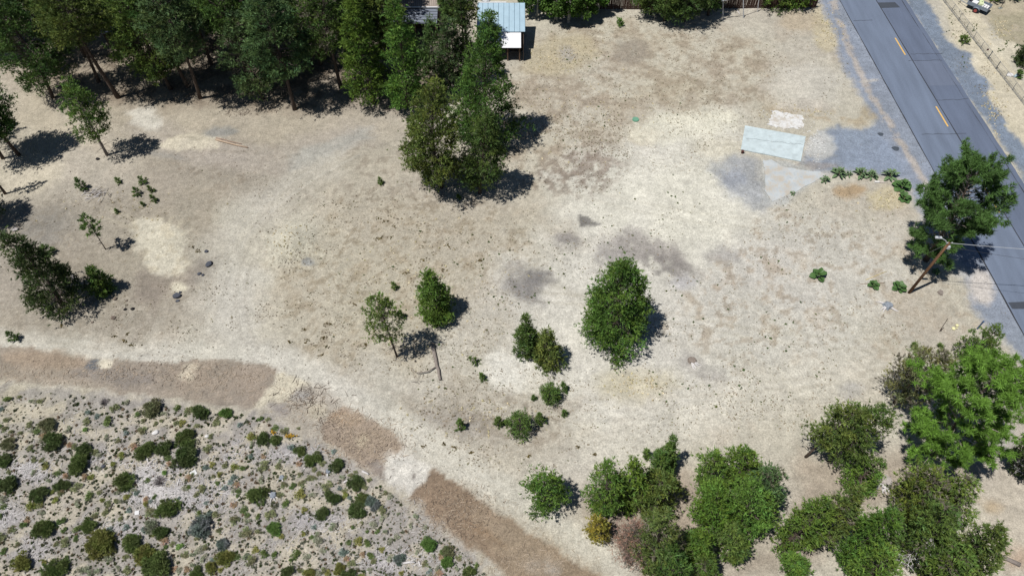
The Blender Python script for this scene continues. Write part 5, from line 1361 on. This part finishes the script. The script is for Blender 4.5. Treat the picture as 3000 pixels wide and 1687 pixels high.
# brush pile
r = np.random.RandomState(8); c0 = G(285, 567); o = thing('brush_pile', 'pile of tan and grey cut branches beside the saplings', 'brush pile', c0)
for k in range(46):
    x, y = 285 + r.normal(0, 15), 567 + r.normal(0, 8); p = P(x, y) - c0; a = r.uniform(-.4, 1.9); L = r.uniform(.25, .9)
    d = np.array([math.cos(a), math.sin(a), r.normal(0, .2)]) * L * .5; p[2] = r.uniform(.03, .25)
    MB().tube([p - d, p + d], [.03, .018], 5).build('branch', BLEACH if k % 3 else BARKG, o)
# dead snags
def snag(label, base, top, n, seed, spread=.5):
    r = np.random.RandomState(seed); b = G(*base); e = P(*top); H = CAM_H * (1 - b[1] / e[1]); tp = P(top[0], top[1], H) - b
    o = thing('dead_tree', label, 'tree', b)
    MB().tube([(0, 0, -.1), tp * .5, tp], [.07, .045, .012], 6).build('trunk', BARKG, o)
    t_ = r.uniform(.15, 1, n); st = tp[None] * t_[:, None]; a = r.uniform(0, 6.28, n); L = H * spread * r.uniform(.15, .5, n) * (1.1 - t_)+.15
    en = st + np.stack([np.cos(a) * L, np.sin(a) * L, r.normal(.1, .2, n) * L], 1)
    T1 = tube_tris(st, en, np.full(n, .022), np.full(n, .007))
    m2 = n * 3; j = r.randint(0, n, m2); f = r.uniform(.3, .9, m2)[:, None]; s2 = st[j] + (en[j] - st[j]) * f; e2 = s2 + r.normal(0, .18, (m2, 3))
    mesh_obj('branches', tri_mesh('branches', np.concatenate([T1, tube_tris(s2, e2, np.full(m2, .012), np.full(m2, .005))])), BLEACH, o)
snag('bare grey dead sapling beside the dirt lane in the thicket', (2458,1572), (2520,1495), 40, 1)
snag('long bare grey dead tree in the bottom right thicket', (2608,1660), (2735,1578), 60, 2)
snag('bare dark twigs of a dead bush at the right edge', (2975,1385), (2992,1330), 24, 3)
# scrub: pale boards
for lab, (x, y), s_, rot in (('square white board lying tilted in the scrub', (568, 1386), .42, .7), ('small white board lying in the scrub by the broadest olive shrub', (402, 1502), .30, .2)):
    t = thing('board', lab, 'board', G(x, y), rot); MB().box((0, 0, .06), (s_, s_ * .95, .03), (.12, .06, 0)).build('panel', mat('white_board', S(236, 236, 236), .7, .05, 3), t)
    MB().box((0, -s_ * .3, .02), (s_ * .8, .05, .04)).build('batten', BLEACH, t)
# yellow pieces
c0 = G(2797, 960); o = thing('yellow_debris', 'heap of three pale yellow rounded pieces on the dirt right of the thin post', 'debris', c0)
YEL = mat('pale_yellow', S(250, 244, 190), .7, .08, 5); 
for (x, y, rx, ry) in ((2793, 963, .17, .14), (2803, 954, .15, .11), (2802, 962, .08, .06)):
    p = P(x, y) - c0; bm = bmesh.new(); bmesh.ops.create_icosphere(bm, subdivisions=2, radius=1)
    for v in bm.verts: v.co = (v.co.x * rx * (1 + .12 * math.sin(4 * math.atan2(v.co.y, v.co.x))), v.co.y * ry * 1.2, max(v.co.z, -.2) * .12)
    me_ = bpy.data.meshes.new('piece'); bm.to_mesh(me_); bm.free(); mesh_obj('piece', me_, YEL, o, (p[0], p[1], .06))
VV = []; CCs = []
# posts
def post(name, label, base, top, r0, m, cat='post', n=6):
    b = G(*base); e = P(*top); H = CAM_H * (1 - b[1] / e[1]); tp = P(top[0], top[1], H) - b
    o = thing(name, label, cat, b); MB().tube([(0, 0, -.1), tp], r0, n).build('post', m, o); return o, tp, H
DKST = mat('dark_steel', S(92, 78, 72), .7, .2, 8)
o, tp, H = post('steel_post', 'thin brown metal post standing in the dirt by the yellow pieces', (2753, 970), (2777, 933), .025, DKST)
MB().box((.0, -.03, .3), (.12, .01, .3)).build('anchor_plate', DKST, o)
BLUE = mat('blue_plastic', S(74, 102, 140), .5, .1, 4)
o, tp, H = post('marker_post', 'short blue marker post at the edge of the road gravel', (2863, 963), (2881, 942), .065, BLUE, n=10)
MB().tube([tp, tp + np.array([0, 0, .05])], .08, 10).build('cap', BLUE, o)

# ------------------------------------------------------------------ utility pole and wires
WOOD = mat('pole_wood', S(126, 92, 66), .85, .22, 4, .4, 9, stretch=(4, 4, .4))
base = G(2663, 857.5); e = P(2781, 711); H = CAM_H * (1 - base[1] / e[1]); tp = P(2781, 711, H) - base
pole = thing('utility_pole', 'brown wooden utility pole with a street light arm beside the road', 'utility pole', base)
MB().tube([(0, 0, -.2), tp * .5, tp], [.13, .115, .10], 14).build('pole', WOOD, pole, smooth=True)
ALU = mat('aluminium', S(226, 230, 236), .4, .06, 6, metal=.2)
lampend = P(2750, 696, 7.55) - base
arm0 = tp * .955
arm = MB().tube([arm0, arm0 + (lampend - arm0) * .35 + np.array([0, 0, .25]), lampend * .85 + arm0 * .15 + np.array([0, 0, .12]), lampend], [.035, .033, .03, .03], 8).build('lamp_arm', ALU, pole)
d_ = (lampend - arm0); ang = math.atan2(d_[1], d_[0])
MB().box(lampend, (.5, .2, .11), (0, 0, ang)).build('lamp_head', ALU, pole)
MB().box(lampend + np.array([0, 0, .075]), (.14, .14, .04), (0, 0, ang)).build('photocell', mat('grey_cell', S(150, 155, 165), .5), pole)
for k, (zz, a) in enumerate(((.99, 0.1), (.94, -.1))):
    MB().tube([tp * zz, tp * zz + np.array([.22, -.03, 0])], .03, 6).build('bracket', DKST, pole)
MB().box(tp * .93 + np.array([.15, -.12, 0]), (.2, .16, .28)).build('junction_box', ALU, pole)
for k, (zz, dx) in enumerate(((.985, .2), (.985, -.16), (.93, .2))):
    q = tp * zz + np.array([dx, -.04, .06]); MB().tube([q, q + np.array([0, 0, .07]), q + np.array([0, 0, .14])], [.03, .055, .03], 8).build('insulator', mat('porcelain', S(214, 216, 218), .3, .05), pole)
MB().tube([tp * .02 + np.array([-.15, -.04, 0]), tp * .9 + np.array([-.12, -.04, 0])], .014, 5).build('ground_wire', DKST, pole)
WIRE = mat('wire', S(196, 200, 206), .5, .05, 3); WIRED = mat('dark_wire', S(70, 72, 78), .6)
def wire(label, a, b, sag, r0, m):
    pts = []
    for s_ in np.linspace(0, 1, 24):
        q = a + (b - a) * s_; q[2] -= sag * 4 * s_ * (1 - s_); pts.append(q - a)
    o = tag(MB().tube(pts, r0, 5).build('overhead_wire', m), label, 'wire'); o.location = tuple(a); return o
top_w = base + tp
a1 = top_w + np.array([.1, 0, -.05]); d1 = P(3000, 722, 7.0) - a1
wire('pale overhead wire running from the pole top across the road', a1, a1 + d1 * 5, .5, .022, WIRE)
a2 = base + tp * .93 + np.array([.2, -.05, 0]); d2 = P(3000, 754, 6.3) - a2
wire('thin dark overhead wire below the pale one, crossing the road', a2, a2 + d2 * 5, .3, .012, WIRED)
an = G(2668, 764)
wire('thin guy wire slanting from the pole top down to the ground beyond', top_w * .98 + base * .02 + np.array([-.05, 0, 0]), an, .05, .009, WIRE)

# ------------------------------------------------------------------ wire fence on the right
GALV = mat('galvanised', S(150, 156, 164), .5, .15, 6, metal=.4)
def fx(y): return 54.1 + (79.1 - y) * .1
fo = thing('wire_fence', 'low wire mesh fence with thin metal posts along the far side of the road', 'fence', (fx(70), 70, 0))
fy0, fy1 = 55.0, 92.0; rr = np.random.RandomState(2)
for y in np.arange(fy0, fy1, 1.85):
    x = fx(y); r0 = .028 if rr.rand() < .7 else .05
    MB().tube([(x - fx(70), y - 70, -.1), (x - fx(70) + rr.normal(0, .03), y - 70, 1.02)], r0, 6).build('post', GALV if r0 < .04 else mat('grey_post', S(110, 114, 120), .7), fo)
for z, r0 in ((1.0, .014), (.55, .006), (.1, .02)):
    MB().tube([(fx(y) - fx(70), y - 70, z + rr.normal(0, .012)) for y in np.arange(fy0, fy1, 1.85)], r0, 5).build('rail', GALV, fo)
p_ = []; q_ = []
for y in np.arange(fy0, fy1 - 1, .13):
    for s_ in (0, 1):
        ya, yb = (y, y + .9) if s_ else (y + .9, y)
        p_.append((fx(ya) - fx(70), ya - 70, .1)); q_.append((fx(yb) - fx(70), yb - 70, 1.0))
p_ = np.array(p_); q_ = np.array(q_)
mesh_obj('wire_mesh', tri_mesh('wire_mesh', tube_tris(p_, q_, np.full(len(p_), .0035), np.full(len(p_), .0035))), GALV, fo)
c0 = P(2894, 146, .95); o = thing('fence_tag', 'small dark red tag fixed on the top rail of the wire fence', 'tag', c0)
MB().box((0, 0, .0), (.22, .04, .2)).build('plate', mat('dark_red', S(84, 34, 54), .6), o); MB().tube([(0, 0, .1), (0, 0, .2)], .012, 5).build('hook', GALV, o)
o, tp, H = post('thin_pole', 'thin dark leaning pole with a flat foot behind the wire fence', (2930, 25), (2946, 0), .035, DKST, 'pole')
MB().box((0, 0, .03), (.5, .3, .05), (0, 0, .4)).build('foot', mat('grey_foot', S(150, 156, 150), .8), o)
# bucket and lumps
o = thing('bucket', 'pale blue plastic bucket lying beside a green bush behind the wire fence', 'bucket', G(2974, 226), .5)
MB().tube([(-.2, 0, .16), (.2, 0, .18)], [.13, .17], 12).build('tub', mat('pale_blue', S(196, 222, 236), .5, .08, 4), o)
MB().tube([(.2, 0, .18), (.22, 0, .181)], [.19, .19], 12).build('rim', MATS['pale_blue'], o)
rock('flat pale concrete lump left of the pale blue bucket', 2958, 222, .45, .35, .18, MATS['chalk_rock'], 31, .4, 'concrete_lump')

# ------------------------------------------------------------------ utility trailer
c0 = P(2861, 29); dirv = np.array([1.7, -1.6]); ang = math.atan2(dirv[1], dirv[0])
tr = thing('utility_trailer', 'small grey utility trailer with red wheels parked behind the wire fence', 'trailer', (c0[0], c0[1], 0), ang)
STL = mat('trailer_grey', S(150, 162, 176), .5, .12, 4, metal=.2); STD = mat('trailer_dark', S(60, 56, 66), .7)
L_, W_ = 2.5, 1.3
MB().box((0, 0, .52), (L_, W_, .05)).build('floor', STD, tr)
for s_ in (-1, 1): MB().box((0, s_ * W_ / 2, .74), (L_, .05, .4)).build('side_panel', STL, tr)
MB().box((-L_ / 2, 0, .74), (.05, W_ - .06, .4)).build('front_panel', STL, tr)
MB().box((L_ / 2, 0, .70), (.05, W_ - .06, .32)).build('tailgate', STL, tr)
RED = mat('red_rim', S(176, 84, 80), .6, .15, 6); TYRE = mat('tyre', S(48, 46, 48), .9)
for s_ in (-1, 1):
    w = MB().tube([(.05, s_ * (W_ / 2 + .08), .3), (.05, s_ * (W_ / 2 + .26), .3)], .3, 18).build('wheel', TYRE, tr)
    MB().tube([(.05, s_ * (W_ / 2 + .255), .3), (.05, s_ * (W_ / 2 + .275), .3)], .19, 14).build('rim', RED, w)
    pts = [(.05 + .42 * math.cos(a), s_ * (W_ / 2 + .17), .32 + .36 * math.sin(a)) for a in np.linspace(.1, 3.04, 9)]
    m_ = MB()
    for i in range(8):
        a, b_ = pts[i], pts[i + 1]; m_.add([(a[0], a[1] - .13, a[2]), (a[0], a[1] + .13, a[2]), (b_[0], b_[1] + .13, b_[2]), (b_[0], b_[1] - .13, b_[2])], [(0, 1, 2, 3)])
    m_.build('fender', STL, tr)
for s_ in (-1, 1): MB().tube([(-L_ / 2, s_ * .45, .45), (-L_ / 2 - 1.2, 0, .42)], .035, 6).build('tongue_rail', STL, tr)
MB().tube([(-L_ / 2 - .9, 0, .42), (-L_ / 2 - .9, 0, 0)], .03, 6).build('jack', STD, tr)
def in_trailer(name, lab, cat, loc, parts):
    R = Matrix.Rotation(ang, 3, 'Z') @ Vector(loc); o = thing(name, lab, cat, (c0[0] + R.x, c0[1] + R.y, R.z), ang)
    for (nm, c, d, m, rot) in parts: MB().box(c, d, rot).build(nm, m, o)
WHT = mat('white_sheet', S(246, 246, 246), .6, .04, 3)
in_trailer('white_box', 'white box at the tongue end of the trailer load', 'box', (-.55, -.05, .56), [('body', (0, 0, .14), (.6, .7, .28), WHT, None), ('lid', (0, 0, .295), (.64, .74, .03), WHT, None)])
in_trailer('white_sheet', 'white ribbed sheet lying at the rear end of the trailer load', 'sheet', (.7, 0, .56), [('board', (0, 0, .16), (.75, 1.0, .05), WHT, (0, .05, 0)), ('rib', (-.15, 0, .2), (.05, .6, .03), STD, None), ('rib', (.15, 0, .2), (.05, .6, .03), STD, None)])
in_trailer('pale_green_bag', 'pale green lumpy bags heaped in the middle of the trailer', 'bag', (.05, .2, .56), [('bag', (0, .1, .25), (.5, .55, .2), mat('pale_green', S(226, 236, 190), .8, .12, 6), (.3, .2, .5)), ('bag', (.1, -.25, .2), (.45, .4, .22), MATS['pale_green'], (-.2, .2, .9)), ('bag', (-.15, .3, .42), (.4, .35, .14), MATS['pale_green'], (.2, -.3, .2))])

# ------------------------------------------------------------------ sheds, cabin, plank fence
PBLUE = mat('pale_blue_metal', S(188, 216, 232), .45, .08, 1.5, metal=.15)
WMET = mat('white_metal', S(250, 252, 255), .5, .03, 2)
DWALL = mat('dark_wall', S(86, 74, 66), .9, .2, 3)
sh = thing('metal_shed', 'shed with pale blue ribbed metal roof and white lean-to roof in front', 'shed', (-1.0, 73.0, 0))
ox, oy = -1.0, 73.0
def roof_quad(name, x0, x1, ya, za, yb, zb, th, m, parent, ribs=0, ribh=.03, ribm=None, panel=None):
    """pitched sheet from front edge (ya,za) to back edge (yb,zb), split in single sheets"""
    n = panel or 1
    for k in range(n):
        xa = x0 + (x1 - x0) * k / n + (.006 if k else 0); xb = x0 + (x1 - x0) * (k + 1) / n
        MB().add([(xa, ya, za), (xb, ya, za), (xb, yb, zb), (xa, yb, zb), (xa, ya, za - th), (xb, ya, za - th), (xb, yb, zb - th), (xa, yb, zb - th)],
                 [(0, 1, 2, 3), (7, 6, 5, 4), (0, 4, 5, 1), (1, 5, 6, 2), (2, 6, 7, 3), (3, 7, 4, 0)]).build(name, m, parent)
    for k in range(ribs + 1):
        x = x0 + (x1 - x0) * k / max(ribs, 1); w = .022
        MB().add([(x - w, ya - .005, za + .002), (x + w, ya - .005, za + .002), (x, ya - .005, za + ribh), (x - w, yb, zb + .002), (x + w, yb, zb + .002), (x, yb, zb + ribh)],
                 [(0, 1, 2), (3, 5, 4), (0, 2, 5, 3), (1, 4, 5, 2), (0, 3, 4, 1)]).build('rib', ribm or m, parent)
RIBM = mat('rib_blue', S(96, 128, 150), .5)
roof_quad('roof_sheet', -4.0 - ox, 1.50 - ox, 71.2 - oy, 2.62, 75.3 - oy, 3.6, .04, PBLUE, sh, 9, .05, RIBM, 9)
roof_quad('lean_to_sheet', -3.9 - ox, 1.02 - ox, 69.25 - oy, 1.88, 71.3 - oy, 2.5, .04, WMET, sh, 0, .02, None, 5)
MB().box((-3.0 - ox + .7, 75.35 - oy, 3.63), (3.3, .16, .05)).build('ridge_cap', WMET, sh)
MB().box((-1.25 - ox, 73.3 - oy, 1.25), (5.2, 3.9, 2.5)).build('wall', DWALL, sh)
MB().box((-1.3 - ox, 71.3 - oy, .9), (4.9, .06, 1.8)).build('front_wall', DWALL, sh)
for x in (-3.7, -2.1, -.5, .86): MB().box((x - ox, 69.45 - oy, .9), (.12, .12, 1.86)).build('post', mat('brown_post', S(120, 96, 80), .9), sh)
MB().box((-1.42 - ox, 69.45 - oy, 1.8), (4.9, .1, .12)).build('beam', MATS['brown_post'], sh)
MB().box((1.3 - ox, 70.3 - oy, 1.2), (.05, 1.9, 2.2)).build('side_wall', DWALL, sh)
o = thing('white_tarp', 'white bundled tarp just behind the roof edge of the pale blue shed', 'tarp', P(1424, 0, 3.2))
bm = bmesh.new(); bmesh.ops.create_icosphere(bm, subdivisions=2, radius=1)
rr = np.random.RandomState(4)
for v in bm.verts: v.co = (v.co.x * .55 * (1 + rr.normal(0, .08)), v.co.y * .4, v.co.z * .3)
me_ = bpy.data.meshes.new('bundle'); bm.to_mesh(me_); bm.free(); mesh_obj('bundle', me_, WMET, o)
MB().tube([(0, 0, -3.2), (0, 0, -.1)], .05, 6).build('stand', DWALL, o)
# cabin behind the trees
e = P(1262, 20, 3.0); cx, cy = e[0], e[1]
cb = thing('cabin', 'cabin with brown ribbed roof and grey porch roof glimpsed between the pines', 'house', (cx, cy, 0))
BRR = mat('brown_roof', S(176, 164, 154), .8, .12, 3); GRR = mat('grey_roof', S(128, 136, 150), .8, .15, 3)
roof_quad('roof', -5, .95, 0, 3.0, 5, 4.6, .06, BRR, cb, 26, .04, mat('brown_rib', S(128, 114, 104), .8))
MB().box((-2.0, -.08, 2.96), (6.0, .12, .10)).build('gutter', WMET, cb)
MB().add([(-4.5, -2.3, 2.35), (.8, -2.3, 2.35), (.8, -.1, 2.85), (-4.5, -.1, 2.85), (-4.5, -2.3, 2.3), (.8, -2.3, 2.3), (.8, -.1, 2.8), (-4.5, -.1, 2.8)], [(0, 1, 2, 3), (7, 6, 5, 4), (0, 4, 5, 1), (1, 5, 6, 2), (2, 6, 7, 3), (3, 7, 4, 0)]).build('porch_roof', GRR, cb)
for k in range(6): MB().box((-1.85, -2.2 + k * .4, 2.39 + k * .091), (5.25, .06, .04)).build('batten', mat('batten_grey', S(84, 90, 100), .8), cb)
MB().box((-2.0, 2.4, 1.48), (5.6, 4.6, 2.96)).build('wall', DWALL, cb)
for x in (-4.3, -1.8, .6): MB().box((x, -2.15, 1.15), (.12, .12, 2.3)).build('post', MATS['brown_post'], cb)
# dark shed in the forest
c0 = P(338, 82, 2.2); o = thing('forest_shed', 'small dark shed with flat blue-grey roof half hidden in the forest shade', 'shed', (c0[0], c0[1], 0), -.25)
MB().box((0, 0, 2.2), (2.6, 2.4, .1), (.08, 0, 0)).build('roof', mat('slate_roof', S(112, 122, 150), .7, .12, 3), o)
MB().box((0, 0, 1.05), (2.3, 2.1, 2.1)).build('wall', DWALL, o)
MB().box((-.4, -1.07, .95), (.8, .05, 1.8)).build('door', mat('shed_door', S(70, 64, 60), .9), o)
# plank fence
FW = mat('fence_board', S(82, 60, 50), .9, .3, 4, .3, 10, stretch=(6, 6, .5))
pf = thing('plank_fence', 'tall brown plank fence with gaps along the back of the lot', 'fence', (20, 79.6, 0))
rr = np.random.RandomState(6); pl = []
for k in range(4):
    m_ = MB().box((0, 0, 0), (.135, .022, 1.85)).mesh('plank'); m_.materials.append(FW); pl.append(m_)
xx = 4.6; cnt = 0
while xx < 37.5 and cnt < 230:
    o = mesh_obj('plank', pl[rr.randint(4)], None, pf); o.location = (xx - 20, (xx - 20) * .012 + rr.normal(0, .006), .93 + rr.normal(0, .03)); o.rotation_euler = (rr.normal(0, .015), rr.normal(0, .012), rr.normal(0, .02))
    xx += .135 + abs(rr.normal(.02, .012)); cnt += 1
for z in (.35, 1.5): MB().box((1.05, .05, z), (32.8, .045, .09), (0, 0, .012)).build('rail', FW, pf)
for x in np.arange(-15, 17.6, 2.4): MB().box((x, .13 + x * .012, .95), (.1, .1, 1.9)).build('post', FW, pf)
# white pole frame
wf = P(2178, 53); o = thing('pole_frame', 'white metal pole frame with three uprights in front of the plank fence', 'frame', wf)
WP = mat('white_pipe', S(226, 228, 232), .5, .1, 6)
tops = []
for (bp_, tp_, r0) in (((2118, 62), (2118.5, 4), .04), ((2178, 53), (2178, -9), .06), ((2219, 36), (2225, -12), .045)):
    a = P(*bp_); e = P(*tp_); H = min(CAM_H * (1 - a[1] / e[1]), 2.9); q = P(tp_[0], tp_[1], H); MB().tube([a - wf, q - wf], r0, 8).build('upright', WP, o); tops.append(q - wf)
MB().tube([tops[0] + np.array([-.25, 0, 0]), tops[1], tops[2]], .035, 8).build('crossbar', WP, o)
MB().box(((tops[0] + tops[1]) / 2)[:3], (1.2, .05, .05)).build('sleeve', WP, o)
